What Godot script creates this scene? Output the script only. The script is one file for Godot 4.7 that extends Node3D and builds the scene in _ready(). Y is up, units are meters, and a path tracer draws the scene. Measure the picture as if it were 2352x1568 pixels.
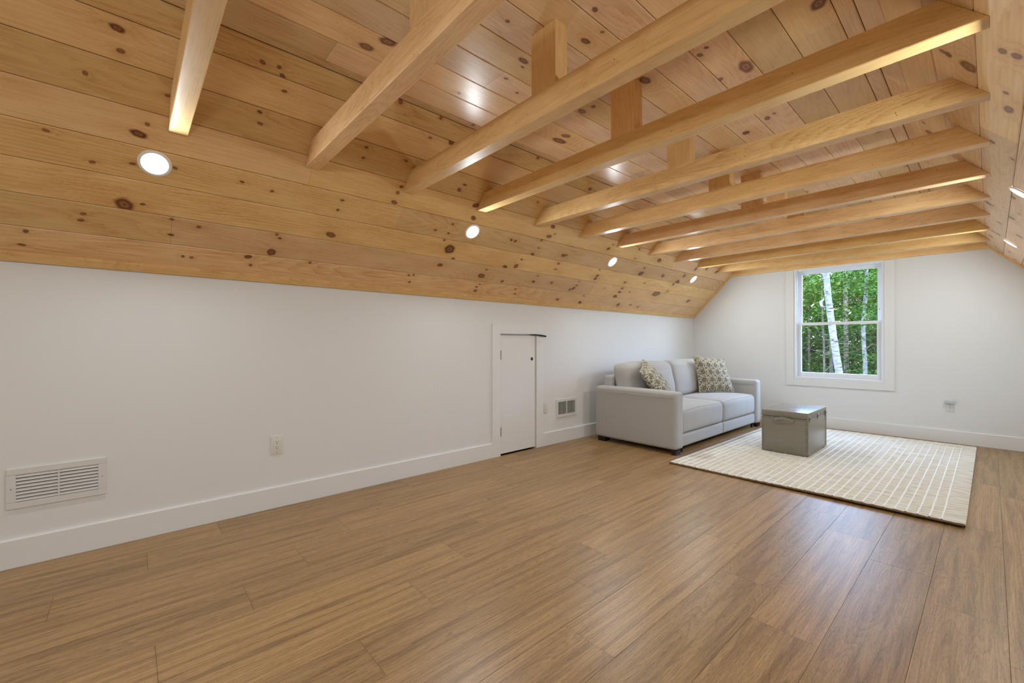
extends Node3D
# A boarded attic room: pine gambrel ceiling on collar beams, white knee walls, oak plank floor,
# a gable window on the woods, a grey sofa, a rug and a small trunk. x runs across the room from the sofa wall,
# z runs along it (the window wall is at negative z), y is up, metres.

const W := 3.788          # width between the knee walls
const HW := 1.4998        # knee wall height
const SLOPE := 46.28      # pitch of the boarded slopes in degrees
const HC := 2.4974        # flat ceiling
const ZB := -6.7815       # window wall
const ZF := 2.8           # wall behind the camera
const HB := 2.109         # underside of the collar beams
const BEAM_Z := -0.1389   # front face of the first beam, then one every BEAM_STEP
const BEAM_STEP := 0.6128
const KX := 0.9540        # where the slope meets the flat ceiling
const WIN := [1.408, 2.348, 0.62, 2.112]   # window frame: x0, x1, y0, y1
const DOOR := [-3.205, -2.70, 1.19]        # access door: z0, z1, height

# knots seen in the boards: distance down the room (-z), place across the boards, radius
const KNOTS_LEFT := [-0.04, 1.216, 0.011, -0.03, 1.134, 0.008, -0.14, 1.001, 0.006, 0.13, 1.011, 0.006, 0.03, 0.798, 0.015, 0.06, 0.854, 0.006, -0.27, 0.713, 0.006, -0.13, 0.61, 0.006, 0.01, 0.644, 0.006, 0.17, 0.668, 0.006, -0.02, 0.415, 0.022, 0.05, 0.433, 0.006, -0.17, 0.327, 0.006, -0.18, 0.288, 0.007, -0.37, 0.186, 0.006, -0.39, 0.106, 0.006, 0.47, 1.296, 0.008, 0.54, 1.302, 0.006, 0.56, 1.27, 0.007, 0.58, 1.203, 0.006, 0.49, 1.066, 0.006, 0.5, 1.009, 0.006, 0.46, 0.671, 0.006, 0.61, 0.654, 0.006, 0.99, 0.621, 0.006, 1, 0.692, 0.006, 0.29, 0.348, 0.006, 0.17, 0.371, 0.006, 0.17, 0.273, 0.006, 0.68, 0.375, 0.006, 0.7, 0.352, 0.006, 0.67, 0.243, 0.017, 0.55, 0.188, 0.011, 0.27, 0.138, 0.006, 0.23, 0.139, 0.006, 0.99, 0.435, 0.018, 0.91, 0.198, 0.006, 0.57, 0.128, 0.006, 1.34, 0.877, 0.007, 1.33, 0.831, 0.009, 1.33, 0.759, 0.011, 1.76, 0.965, 0.009, 1.78, 1.012, 0.006, 1.95, 0.886, 0.014, 1.98, 0.783, 0.012, 1.71, 0.619, 0.007, 1.83, 0.696, 0.006, 1.83, 0.615, 0.006, 2.44, 0.671, 0.008, 2.49, 0.668, 0.009, 1.9, 0.481, 0.025, 1.82, 0.55, 0.006, 1.97, 0.403, 0.007, 2.53, 0.403, 0.013, 2.65, 0.426, 0.015, 2.67, 0.504, 0.007, 2.76, 0.576, 0.01, 2.79, 0.649, 0.006, 2.77, 0.73, 0.008, 2.81, 0.88, 0.013, 2.83, 0.782, 0.014, 2.88, 0.819, 0.006, 2.5, 1.048, 0.006, 3.15, 0.628, 0.016, 3.19, 0.638, 0.006, 3.15, 0.531, 0.01, 3.16, 0.462, 0.008, 3.8, 0.546, 0.006, 3.83, 0.47, 0.013, 3.83, 0.43, 0.012, 1.88, 0.323, 0.011, 2.33, 0.274, 0.019, 2.35, 0.341, 0.006, 2.59, 0.243, 0.01, 2.98, 0.359, 0.006, 2.97, 0.285, 0.01, 3.22, 0.302, 0.01, 3.55, 0.248, 0.009, 3.59, 0.269, 0.016, 3.61, 0.311, 0.009, 3.61, 0.362, 0.006, 3.71, 0.804, 0.013, 3.74, 0.86, 0.006, 4.21, 0.886, 0.01, 4.25, 0.768, 0.006, 4.72, 0.817, 0.02, 4.55, 0.677, 0.011, 4.56, 0.599, 0.023, 5.04, 0.628, 0.019, 5.52, 0.691, 0.019, 4.39, 0.445, 0.011, 4.78, 0.479, 0.007, 5.48, 0.574, 0.029, 5.43, 0.536, 0.014, 5.43, 0.417, 0.01, 4.42, 0.359, 0.012, 4.42, 0.302, 0.015, 4.4, 0.231, 0.019, 4.62, 0.322, 0.006, 4.1, 0.324, 0.006, 5.21, 0.357, 0.037, 6.17, 0.312, 0.023, 1.65, 0.192, 0.006, 1.69, 0.198, 0.006, 1.68, 0.126, 0.007, 2.34, 0.151, 0.007, 2.36, 0.181, 0.006, 2.35, 0.108, 0.01, 2.8, 0.174, 0.006, 2.83, 0.117, 0.006, 3.46, 0.102, 0.012, 3.84, 0.189, 0.007, 3.85, 0.093, 0.014, 4.58, 0.116, 0.016, 4.84, 0.136, 0.009, 5.03, 0.113, 0.009, 5.66, 0.82, 0.02, 5.93, 0.859, 0.016, 6.25, 0.853, 0.017, 1.16, 1.365, 0.009, 1.43, 1.367, 0.006, 1.41, 1.235, 0.006, 1.56, 1.256, 0.012, 2.28, 1.365, 0.008, 2.97, 1.291, 0.012, 1.05, 1.057, 0.006, 1.05, 0.991, 0.006, 1.31, 1.051, 0.006, 1.79, 1.011, 0.006, 1.76, 0.963, 0.008]
const KNOTS_FLAT := [0.83, 1.243, 0.018, 0.89, 1.341, 0.02, 1.45, 1.664, 0.014, 1.48, 1.626, 0.006, 1.48, 1.499, 0.007, 1.61, 1.443, 0.006, 1.22, 1.808, 0.006, 1.45, 2.101, 0.008, 1.58, 2.043, 0.006, 1.57, 1.956, 0.012, 2.21, 1.22, 0.026, 2.19, 1.296, 0.017, 2.04, 1.641, 0.01, 2.03, 1.564, 0.015, 2.04, 1.982, 0.017, 1.64, 0.993, 0.01, 1.37, 1.225, 0.007, 2.04, 1.98, 0.019, 2.06, 2.265, 0.009, 2.03, 2.31, 0.006, 2.32, 2.381, 0.029, 2.33, 2.249, 0.011, 2.95, 2.281, 0.013, 2.92, 2.328, 0.007, 3.05, 2.122, 0.014, 2.11, 2.734, 0.023]
const KNOTS_RIGHT := [2.36, 1.018, 0.016, 2.37, 0.997, 0.02, 2.41, 0.92, 0.04, 2.18, 0.8, 0.02, 2.18, 0.756, 0.02, 2.52, 0.782, 0.014, 2.68, 0.768, 0.03]

var M := {}
var used := {}
var rng := RandomNumberGenerator.new()


# ---------------------------------------------------------------- mesh builder
class MB:
	var v := PackedVector3Array()
	var n := PackedVector3Array()
	var t := PackedVector2Array()

	func tri(a: Vector3, b: Vector3, c: Vector3, ua := Vector2.ZERO, ub := Vector2.ZERO, uc := Vector2.ZERO) -> void:
		var nn := (b - a).cross(c - a)
		if nn.length_squared() < 1e-16:
			return
		nn = nn.normalized()
		for q in [[a, ua], [c, uc], [b, ub]]:
			v.append(q[0]); n.append(nn); t.append(q[1])

	# corners counter-clockwise as seen from outside
	func quad(a: Vector3, b: Vector3, c: Vector3, d: Vector3, ua := Vector2(0, 0), ub := Vector2(1, 0), uc := Vector2(1, 1), ud := Vector2(0, 1)) -> void:
		tri(a, b, c, ua, ub, uc)
		tri(a, c, d, ua, uc, ud)

	# polygon in the plane of A and B, drawn out along Cd by l; uv = u0 + along * us, v0 + across * vs
	func prism(poly: PackedVector2Array, o: Vector3, A: Vector3, B: Vector3, Cd: Vector3, l: float, u0 := 0.0, us := 1.0, v0 := 0.0, vs := 1.0) -> void:
		var area := 0.0
		var m := poly.size()
		for i in m:
			area += poly[i].cross(poly[(i + 1) % m])
		var flip: bool = (area < 0.0) != (A.cross(B).dot(Cd) < 0.0)
		for i in m:
			var p := poly[i]
			var q := poly[(i + 1) % m]
			if flip:
				var s := p
				p = q
				q = s
			var a := o + A * p.x + B * p.y
			var b := o + A * q.x + B * q.y
			var vp := v0 + (p.x + p.y * 0.5) * vs
			var vq := v0 + (q.x + q.y * 0.5) * vs
			quad(a, b, b + Cd * l, a + Cd * l, Vector2(u0, vp), Vector2(u0, vq), Vector2(u0 + l * us, vq), Vector2(u0 + l * us, vp))
		var idx := Geometry2D.triangulate_polygon(poly)
		for k in range(0, idx.size(), 3):
			for side in 2:
				var w := []
				for j in 3:
					var p := poly[idx[k + j]]
					w.append([o + A * p.x + B * p.y + Cd * (l * side), Vector2(u0 + p.y * us, v0 + p.x * vs)])
				var nn: Vector3 = (w[1][0] - w[0][0]).cross(w[2][0] - w[0][0])
				if (nn.dot(Cd) > 0.0) == (side == 1):
					tri(w[0][0], w[1][0], w[2][0], w[0][1], w[1][1], w[2][1])
				else:
					tri(w[0][0], w[2][0], w[1][0], w[0][1], w[2][1], w[1][1])

	func box(lo: Vector3, hi: Vector3) -> void:
		prism(PackedVector2Array([Vector2(lo.x, lo.y), Vector2(hi.x, lo.y), Vector2(hi.x, hi.y), Vector2(lo.x, hi.y)]), Vector3(0, 0, lo.z), Vector3.RIGHT, Vector3.UP, Vector3.BACK, hi.z - lo.z)

	# box with rounded edges; sub adds vertices on the flats
	func rbox(lo: Vector3, hi: Vector3, r: float, seg := 1, sub := 1) -> void:
		var cs := []
		for ax in 3:
			var l := []
			for i in seg:
				l.append(lo[ax] + r * float(i) / seg)
			for i in sub + 1:
				l.append(lerpf(lo[ax] + r, hi[ax] - r, float(i) / sub))
			for i in range(1, seg + 1):
				l.append(hi[ax] - r + r * float(i) / seg)
			cs.append(l)
		var il := lo + Vector3.ONE * r
		var ih := hi - Vector3.ONE * r
		for ax in 3:
			var a1 := (ax + 1) % 3
			var a2 := (ax + 2) % 3
			for side in 2:
				var pts := []
				for i in cs[a1].size():
					var row := []
					for j in cs[a2].size():
						var p := Vector3.ZERO
						p[ax] = lo[ax] if side == 0 else hi[ax]
						p[a1] = cs[a1][i]
						p[a2] = cs[a2][j]
						var q := p.clamp(il, ih)
						var d := p - q
						if d.length() > 1e-9:
							p = q + d.normalized() * r
						row.append(p)
					pts.append(row)
				for i in cs[a1].size() - 1:
					for j in cs[a2].size() - 1:
						var u0 := Vector2(float(i) / (cs[a1].size() - 1), float(j) / (cs[a2].size() - 1))
						var u1 := Vector2(float(i + 1) / (cs[a1].size() - 1), float(j + 1) / (cs[a2].size() - 1))
						if side == 1:
							quad(pts[i][j], pts[i + 1][j], pts[i + 1][j + 1], pts[i][j + 1], u0, Vector2(u1.x, u0.y), u1, Vector2(u0.x, u1.y))
						else:
							quad(pts[i][j], pts[i][j + 1], pts[i + 1][j + 1], pts[i + 1][j], u0, Vector2(u0.x, u1.y), u1, Vector2(u1.x, u0.y))

	# tube through points with a radius at each
	func tube(pts: Array, rad: Array, seg := 8, vlen := 1.0, cap := true) -> void:
		var rings := []
		var dist := 0.0
		var side := Vector3.RIGHT
		for i in pts.size():
			var d: Vector3 = (pts[mini(i + 1, pts.size() - 1)] - pts[maxi(i - 1, 0)]).normalized()
			side = (side - d * side.dot(d))
			if side.length() < 0.05:
				side = d.cross(Vector3(0.3, 0.8, 0.5))
			side = side.normalized()
			var up := side.cross(d).normalized()
			if i > 0:
				dist += (pts[i] - pts[i - 1]).length()
			var ring := []
			for k in seg + 1:
				var a := TAU * k / seg
				ring.append([pts[i] + (side * cos(a) + up * sin(a)) * rad[i], Vector2(float(k) / seg, dist * vlen)])
			rings.append(ring)
		for i in pts.size() - 1:
			for k in seg:
				var a = rings[i][k]
				var b = rings[i][k + 1]
				var c = rings[i + 1][k + 1]
				var d = rings[i + 1][k]
				quad(a[0], d[0], c[0], b[0], a[1], d[1], c[1], b[1])
		if cap:
			for k in seg:
				tri(pts[0], rings[0][k][0], rings[0][k + 1][0])
				var e := pts.size() - 1
				tri(pts[e], rings[e][k + 1][0], rings[e][k][0])

	# solid of revolution round axis through o; prof = [radius, height] from bottom to top along the axis
	func lathe(o: Vector3, axis: Vector3, prof: Array, seg := 24) -> void:
		var s := axis.cross(Vector3(0.31, 0.17, 0.93)).normalized()
		var u := axis.cross(s)
		for i in prof.size() - 1:
			for k in seg:
				var a := TAU * k / seg
				var b := TAU * (k + 1) / seg
				var da := s * cos(a) + u * sin(a)
				var db := s * cos(b) + u * sin(b)
				quad(o + axis * prof[i][1] + da * prof[i][0], o + axis * prof[i][1] + db * prof[i][0], o + axis * prof[i + 1][1] + db * prof[i + 1][0], o + axis * prof[i + 1][1] + da * prof[i + 1][0])

	# face normals again, after vertices were moved
	func renorm() -> MB:
		for i in range(0, v.size(), 3):
			var nn := (v[i + 2] - v[i]).cross(v[i + 1] - v[i]).normalized()
			for k in 3:
				n[i + k] = nn
		return self

	# average the normals of faces that meet at less than the given angle
	func smooth(deg := 50.0) -> MB:
		var at := {}
		var lim := cos(deg_to_rad(deg))
		for i in v.size():
			var key := Vector3i((v[i] * 20000.0).round())
			if not at.has(key):
				at[key] = []
			at[key].append(n[i])
		var out := n.duplicate()
		for i in v.size():
			var s := Vector3.ZERO
			for q in at[Vector3i((v[i] * 20000.0).round())]:
				if q.dot(n[i]) > lim:
					s += q
			out[i] = s.normalized()
		n = out
		return self

	func mesh(m: Material) -> ArrayMesh:
		var a := []
		a.resize(Mesh.ARRAY_MAX)
		a[Mesh.ARRAY_VERTEX] = v
		a[Mesh.ARRAY_NORMAL] = n
		a[Mesh.ARRAY_TEX_UV] = t
		var r := ArrayMesh.new()
		r.add_surface_from_arrays(Mesh.PRIMITIVE_TRIANGLES, a)
		r.surface_set_material(0, m)
		return r


# ---------------------------------------------------------------- objects
func numbered(called: String) -> String:
	var k: int = used.get(called, 0)
	used[called] = k + 1
	return called if k == 0 else "%s_%03d" % [called, k]


func tag(o: Node3D, label: String, category := "", group := "", kind := "") -> Node3D:
	o.set_meta("label", label)
	if category:
		o.set_meta("category", category)
	if group:
		o.set_meta("group", group)
	if kind:
		o.set_meta("kind", kind)
	return o


func thing(called: String, label: String, category: String, at := Vector3.ZERO, group := "", kind := "") -> Node3D:
	var o := Node3D.new()
	o.name = numbered(called)
	add_child(o)
	o.position = at
	return tag(o, label, category, group, kind)


func part(called: String, mb: MB, m: Material, parent: Node3D) -> MeshInstance3D:
	var o := MeshInstance3D.new()
	o.name = called
	o.mesh = mb.mesh(m)
	parent.add_child(o, true)
	return o


func single(called: String, mb: MB, m: Material, label: String, category: String, group := "", kind := "") -> MeshInstance3D:
	var o := MeshInstance3D.new()
	o.name = numbered(called)
	o.mesh = mb.mesh(m)
	add_child(o)
	tag(o, label, category, group, kind)
	return o


func V(x: float, y: float, z: float) -> Vector3:
	return Vector3(x, y, z)


# ---------------------------------------------------------------- textures
func noise_bytes(w: int, h: int, freq: float, sx: int, sd: int, oct := 3) -> PackedByteArray:
	# noise of w x h pixels, stretched sx times along x
	var f := FastNoiseLite.new()
	f.seed = sd
	f.noise_type = FastNoiseLite.TYPE_SIMPLEX_SMOOTH
	f.frequency = freq
	f.fractal_octaves = oct
	var im := f.get_image(maxi(4, w / sx), h, false, false, true)
	im.resize(w, h, Image.INTERPOLATE_CUBIC)
	im.convert(Image.FORMAT_L8)
	return im.get_data()


# boards side by side (edges across, in metres), with growth rings, fibres and knots
func wood_sheet(w: int, h: int, lm: float, sm: float, u0: float, edges: Array, joints: Array, knots: Array, base: Color, dark: Color, ring_k: float, contrast: float, sd: int) -> ImageTexture:
	var r := RandomNumberGenerator.new()
	r.seed = sd
	var fld := PackedFloat32Array()
	fld.resize(w * h)
	var kn := PackedFloat32Array()
	kn.resize(w * h)
	var halo := PackedFloat32Array()
	halo.resize(w * h)
	var row_of := PackedInt32Array()
	row_of.resize(h)
	for y in h:
		var s := (y + 0.5) / h * sm
		for i in edges.size() - 1:
			if s >= edges[i]:
				row_of[y] = i
	for k in range(0, knots.size(), 3):
		var px: float = (knots[k] + u0) / lm * w
		var py: float = knots[k + 1] / sm * h
		var rx: float = maxf(1.5, knots[k + 2] * r.randf_range(1.5, 2.0) / lm * w)
		var ry: float = maxf(1.4, knots[k + 2] * r.randf_range(1.1, 1.4) / sm * h)
		var yc := clampi(int(py), 0, h - 1)
		var amp := r.randf_range(1.2, 2.6) * clampf(knots[k + 2] / 0.012, 0.5, 1.6)
		var dk := r.randf_range(0.72, 1.0)
		var f1 := r.randf() * TAU
		var f2 := r.randf() * TAU
		var tail := r.randf_range(0.15, 0.5)
		for y in range(maxi(0, int(py - ry * 6)), mini(h, int(py + ry * 6) + 1)):
			if row_of[y] != row_of[yc]:
				continue
			for x in range(int(px - rx * 9), int(px + rx * 9) + 1):
				var dx := (x - px) / rx
				var dy := (y - py) / ry
				var q := dx * dx * 0.35 + dy * dy
				var i := y * w + posmod(x, w)
				fld[i] += amp * exp(-q / 5.0)
				var th := atan2(dy, dx)
				var e := sqrt(dx * dx + dy * dy) * (1.0 + 0.13 * sin(2.0 * th + f1) + 0.04 * sin(5.0 * th + f2))
				kn[i] = maxf(kn[i], clampf((1.25 - e) * 2.6, 0.0, 1.0) * dk * (0.78 + 0.22 * cos(e * 9.0)))
				halo[i] = maxf(halo[i], maxf(exp(-q / 4.5) * 0.55, tail * exp(-dy * dy * 1.6 - absf(dx) * 0.3)))
	var nz := FastNoiseLite.new()
	nz.seed = sd + 1
	nz.frequency = 0.011
	nz.fractal_octaves = 2
	var n2 := noise_bytes(w, h, 0.32, 24, sd + 2, 2)
	var n3 := noise_bytes(w, h, 0.02, 3, sd + 3, 3)
	var out := PackedByteArray()
	out.resize(w * h * 3)
	var pm := lm / w
	var kc := Vector3(0.36, 0.17, 0.085)
	var p := {}
	for row in edges.size() - 1:
		var cuts: Array = joints[row] if row < joints.size() else []
		for b in cuts.size() + 1:
			p[row * 16 + b] = [r.randf_range(-0.6, 1.6), r.randf_range(0.02, 0.35), r.randf_range(-0.06, 0.06), r.randf_range(0.93, 1.05), r.randf_range(0.94, 1.08), r.randf_range(0.55, 1.1)]
	for y in h:
		var row := row_of[y]
		var cuts: Array = joints[row] if row < joints.size() else []
		var s: float = (y + 0.5) / h * sm - edges[row]
		var wd: float = edges[row + 1] - edges[row]
		var seg := -1
		var next := -1.0
		var c := 0.0
		var d0 := 0.0
		var sl := 0.0
		var tone := 1.0
		var hue := 1.0
		var con := 1.0
		for x in w:
			var um := x * pm
			if um > next:
				seg += 1
				next = (cuts[seg] + u0) if seg < cuts.size() else 1e9
				var q: Array = p[row * 16 + seg]
				c = q[0] * wd
				d0 = q[1]
				sl = q[2]
				tone = q[3]
				hue = q[4]
				con = q[5] * contrast
			var i := y * w + x
			var a := nz.get_noise_2d(x * 0.125, y) * 0.7
			var g := n3[i] / 255.0 - 0.5
			var dd := d0 + sl * um + a * 0.075 + n2[i] * 0.00002
			var sc := s - c
			var ring := ring_k * sqrt(sc * sc + dd * dd) + fld[i]
			var f := ring - floorf(ring)
			f = f * f * f
			var tt := clampf(con * (f * (0.75 + g) + 0.9 * (n2[i] / 255.0 - 0.5)) + 0.2 + g * 0.30 + halo[i] * 0.55, 0.0, 1.0)
			var k := kn[i]
			var m := 1.0 - k
			var bx := i * 3
			out[bx] = clampi(int(((base.r + (dark.r - base.r) * tt) * tone * m + kc.x * k) * 255.0), 0, 255)
			out[bx + 1] = clampi(int(((base.g + (dark.g - base.g) * tt) * tone * m + kc.y * k) * 255.0), 0, 255)
			out[bx + 2] = clampi(int(((base.b + (dark.b - base.b) * tt) * tone * hue * m + kc.z * k) * 255.0), 0, 255)
	return ImageTexture.create_from_image(Image.create_from_data(w, h, false, Image.FORMAT_RGB8, out))


# eight oak planks one above the other: colour and brushed relief
func oak_atlas(w: int, hp: int, count: int, base: Color, dark: Color, sd: int) -> Array:
	var h := hp * count
	var r := RandomNumberGenerator.new()
	r.seed = sd
	var nz := FastNoiseLite.new()
	nz.seed = sd + 1
	nz.frequency = 0.014
	nz.fractal_octaves = 2
	var n2 := noise_bytes(w, h, 0.26, 48, sd + 2, 3)
	var n3 := noise_bytes(w, h, 0.030, 26, sd + 3, 3)
	var n4 := noise_bytes(w, h, 0.62, 14, sd + 4, 2)
	var col := PackedByteArray()
	col.resize(w * h * 3)
	var hei := PackedByteArray()
	hei.resize(w * h)
	for b in count:
		var c := r.randf_range(-0.2, 1.2)
		var d0 := r.randf_range(0.04, 0.3)
		var sl := r.randf_range(-0.25, 0.25)
		var tone := r.randf_range(0.93, 1.06)
		var side := r.randf_range(0.0, 1.0)
		for yy in hp:
			var s := float(yy) / hp
			for x in w:
				var i := (b * hp + yy) * w + x
				var a := nz.get_noise_2d(x / 12.0, b * hp + yy) * 0.7
				var g := n3[i] / 255.0 - 0.5
				var dd := d0 + sl * x / w + a * 0.55 + n4[i] * 0.00008
				var sc := s - c
				var ring := 17.0 * sqrt(sc * sc + dd * dd)
				var f := ring - floorf(ring)
				f *= f
				var fib := n2[i] / 255.0 - 0.5
				var fine := n4[i] / 255.0 - 0.5
				var smoke := clampf(g * 2.2 + 0.25 - absf(s - side) * 0.8, 0.0, 1.0)
				var pore := clampf((fine - 0.10) * 5.0, 0.0, 1.0) * (0.5 + f)
				var tt := clampf(0.30 + f * 0.26 + fib * 0.50 + fine * 0.22 + pore * 0.30 + smoke * 0.22 + g * 0.34, 0.0, 1.0)
				var bx := i * 3
				col[bx] = clampi(int((base.r + (dark.r - base.r) * tt) * tone * 255.0), 0, 255)
				col[bx + 1] = clampi(int((base.g + (dark.g - base.g) * tt) * tone * 255.0), 0, 255)
				col[bx + 2] = clampi(int((base.b + (dark.b - base.b) * tt) * tone * 255.0), 0, 255)
				hei[i] = clampi(int((0.66 - f * 0.30 + fib * 0.4 + fine * 0.3 - pore * 0.35) * 255.0), 0, 255)
	return [ImageTexture.create_from_image(Image.create_from_data(w, h, false, Image.FORMAT_RGB8, col)), ImageTexture.create_from_image(Image.create_from_data(w, h, false, Image.FORMAT_L8, hei))]


func noise_tex(freq: float, a: Color, b: Color, sd: int, size := 256, oct := 4, normal := false) -> NoiseTexture2D:
	var f := FastNoiseLite.new()
	f.seed = sd
	f.frequency = freq
	f.fractal_octaves = oct
	var t := NoiseTexture2D.new()
	t.width = size
	t.height = size
	t.seamless = true
	t.noise = f
	t.as_normal_map = normal
	if not normal:
		var g := Gradient.new()
		g.set_color(0, a)
		g.set_color(1, b)
		t.color_ramp = g
	return t


func medallion_cloth() -> ImageTexture:
	# print of the cushion covers: staggered flower medallions in ogee frames
	var s := 420
	var im := Image.create(s, s, false, Image.FORMAT_RGB8)
	var cream := Color(0.80, 0.765, 0.69)
	var olive := Color(0.44, 0.42, 0.34)
	var dark := Color(0.31, 0.275, 0.215)
	var stone := Color(0.60, 0.575, 0.49)
	for y in s:
		for x in s:
			var u := float(x) / s * 4.6
			var v := float(y) / s * 4.6
			var best := 9.0
			var kind := 0
			var da := Vector2.ZERO
			for k in 2:
				var cu := floorf(u + 0.5 * k) + 0.5 - 0.5 * k
				var cv := floorf(v + 0.5 * k) + 0.5 - 0.5 * k
				var d := Vector2(u - cu, (v - cv) * (0.85 if k == 0 else 1.0))
				if d.length() < best:
					best = d.length()
					kind = k
					da = d
			var ang := atan2(da.y, da.x)
			var petal := 0.26 + 0.035 * cos(ang * 8.0) if kind == 0 else 0.15 + 0.02 * cos(ang * 6.0)
			var c := cream
			if best < petal * 0.3:
				c = stone
			elif best < petal * 0.42:
				c = dark
			elif best < petal * 0.85:
				c = olive if cos(ang * 8.0) > -0.4 else stone
			elif best < petal:
				c = dark
			elif best < petal + 0.055:
				c = cream
			else:
				var vine := absf(sin(u * TAU * 1.0 + sin(v * TAU) * 1.4) + 0.6 * cos(v * TAU * 2.0))
				if vine < 0.32:
					c = olive
				var du := fposmod(u * 4.0 + 0.3 * sin(v * 9.0), 1.0) - 0.5
				var dv := fposmod(v * 4.0, 1.0) - 0.5
				if du * du + dv * dv < 0.055:
					c = dark
				elif vine > 0.95 and vine < 1.15:
					c = stone
			im.set_pixel(x, y, c)
	return ImageTexture.create_from_image(im)


func birch_bark() -> ImageTexture:
	var w := 128
	var h := 1024
	var im := Image.create(w, h, false, Image.FORMAT_RGB8)
	var nz := FastNoiseLite.new()
	nz.seed = 5
	nz.frequency = 0.02
	var r := RandomNumberGenerator.new()
	r.seed = 9
	for y in h:
		for x in w:
			var k := nz.get_noise_2d(x * 0.5, y * 2.5) * 0.10
			im.set_pixel(x, y, Color(0.34 + k, 0.345 + k, 0.335 + k))
	for i in 260:
		var cx := r.randi_range(0, w - 1)
		var cy := r.randi_range(0, h - 1)
		var hw := r.randi_range(4, 26)
		var hh := r.randi_range(0, 1) + (3 if r.randf() < 0.06 else 0)
		for y in range(cy - hh, cy + hh + 1):
			for x in range(cx - hw, cx + hw + 1):
				if y >= 0 and y < h and absf(x - cx) / hw + absf(y - cy) / (hh + 1.0) < 1.1:
					im.set_pixel(posmod(x, w), y, Color(0.10, 0.09, 0.08))
	return ImageTexture.create_from_image(im)


func mat(c: Color, rough := 0.6, spec := 0.5) -> StandardMaterial3D:
	var m := StandardMaterial3D.new()
	m.albedo_color = c
	m.roughness = rough
	m.metallic_specular = spec
	return m


func tex_mat(t: Texture2D, rough: float, spec := 0.5) -> StandardMaterial3D:
	var m := mat(Color.WHITE, rough, spec)
	m.albedo_texture = t
	return m


func tri_mat(t: Texture2D, rough: float, scale: float) -> StandardMaterial3D:
	var m := tex_mat(t, rough)
	m.uv1_triplanar = true
	m.uv1_world_triplanar = true
	m.uv1_scale = Vector3.ONE * scale
	return m


# ---------------------------------------------------------------- scene
func _ready() -> void:
	rng.seed = 11
	stage()
	materials()
	floor_planks()
	walls()
	ceiling_boards()
	beams()
	window()
	access_door()
	downlights()
	wall_fittings()
	rug()
	sofa()
	cushions()
	trunk()
	woods()


func stage() -> void:
	var cam := Camera3D.new()
	cam.name = "camera"
	cam.position = V(3.2049, 1.1, 0)
	cam.rotation_degrees = V(0.2434, 48.1855, 0)
	cam.fov = 77.06
	cam.near = 0.05
	cam.far = 200.0
	cam.current = true
	add_child(cam)

	var env := Environment.new()
	env.background_mode = Environment.BG_SKY
	var sm := ProceduralSkyMaterial.new()
	sm.sky_top_color = Color(0.58, 0.72, 0.91)
	sm.sky_horizon_color = Color(0.80, 0.87, 0.945)
	sm.ground_bottom_color = Color(0.25, 0.28, 0.20)
	sm.ground_horizon_color = Color(0.45, 0.50, 0.42)
	sm.energy_multiplier = 30.0
	sm.sun_angle_max = 0.0
	var sky := Sky.new()
	sky.sky_material = sm
	env.sky = sky
	env.tonemap_mode = Environment.TONE_MAPPER_LINEAR
	env.tonemap_exposure = 1.0
	env.sdfgi_enabled = true
	env.ssao_enabled = true
	env.ssil_enabled = true
	var we := WorldEnvironment.new()
	we.name = "environment"
	we.environment = env
	add_child(we)

	var sun := DirectionalLight3D.new()
	sun.name = "sun"
	sun.light_color = Color(1.0, 0.96, 0.88)
	sun.light_energy = 6.0
	sun.light_angular_distance = 0.6
	sun.shadow_enabled = true
	sun.sky_mode = DirectionalLight3D.SKY_MODE_LIGHT_ONLY
	add_child(sun)
	sun.look_at_from_position(V(0, 10, 0), V(-2.5, 0, -5.5))


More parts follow.
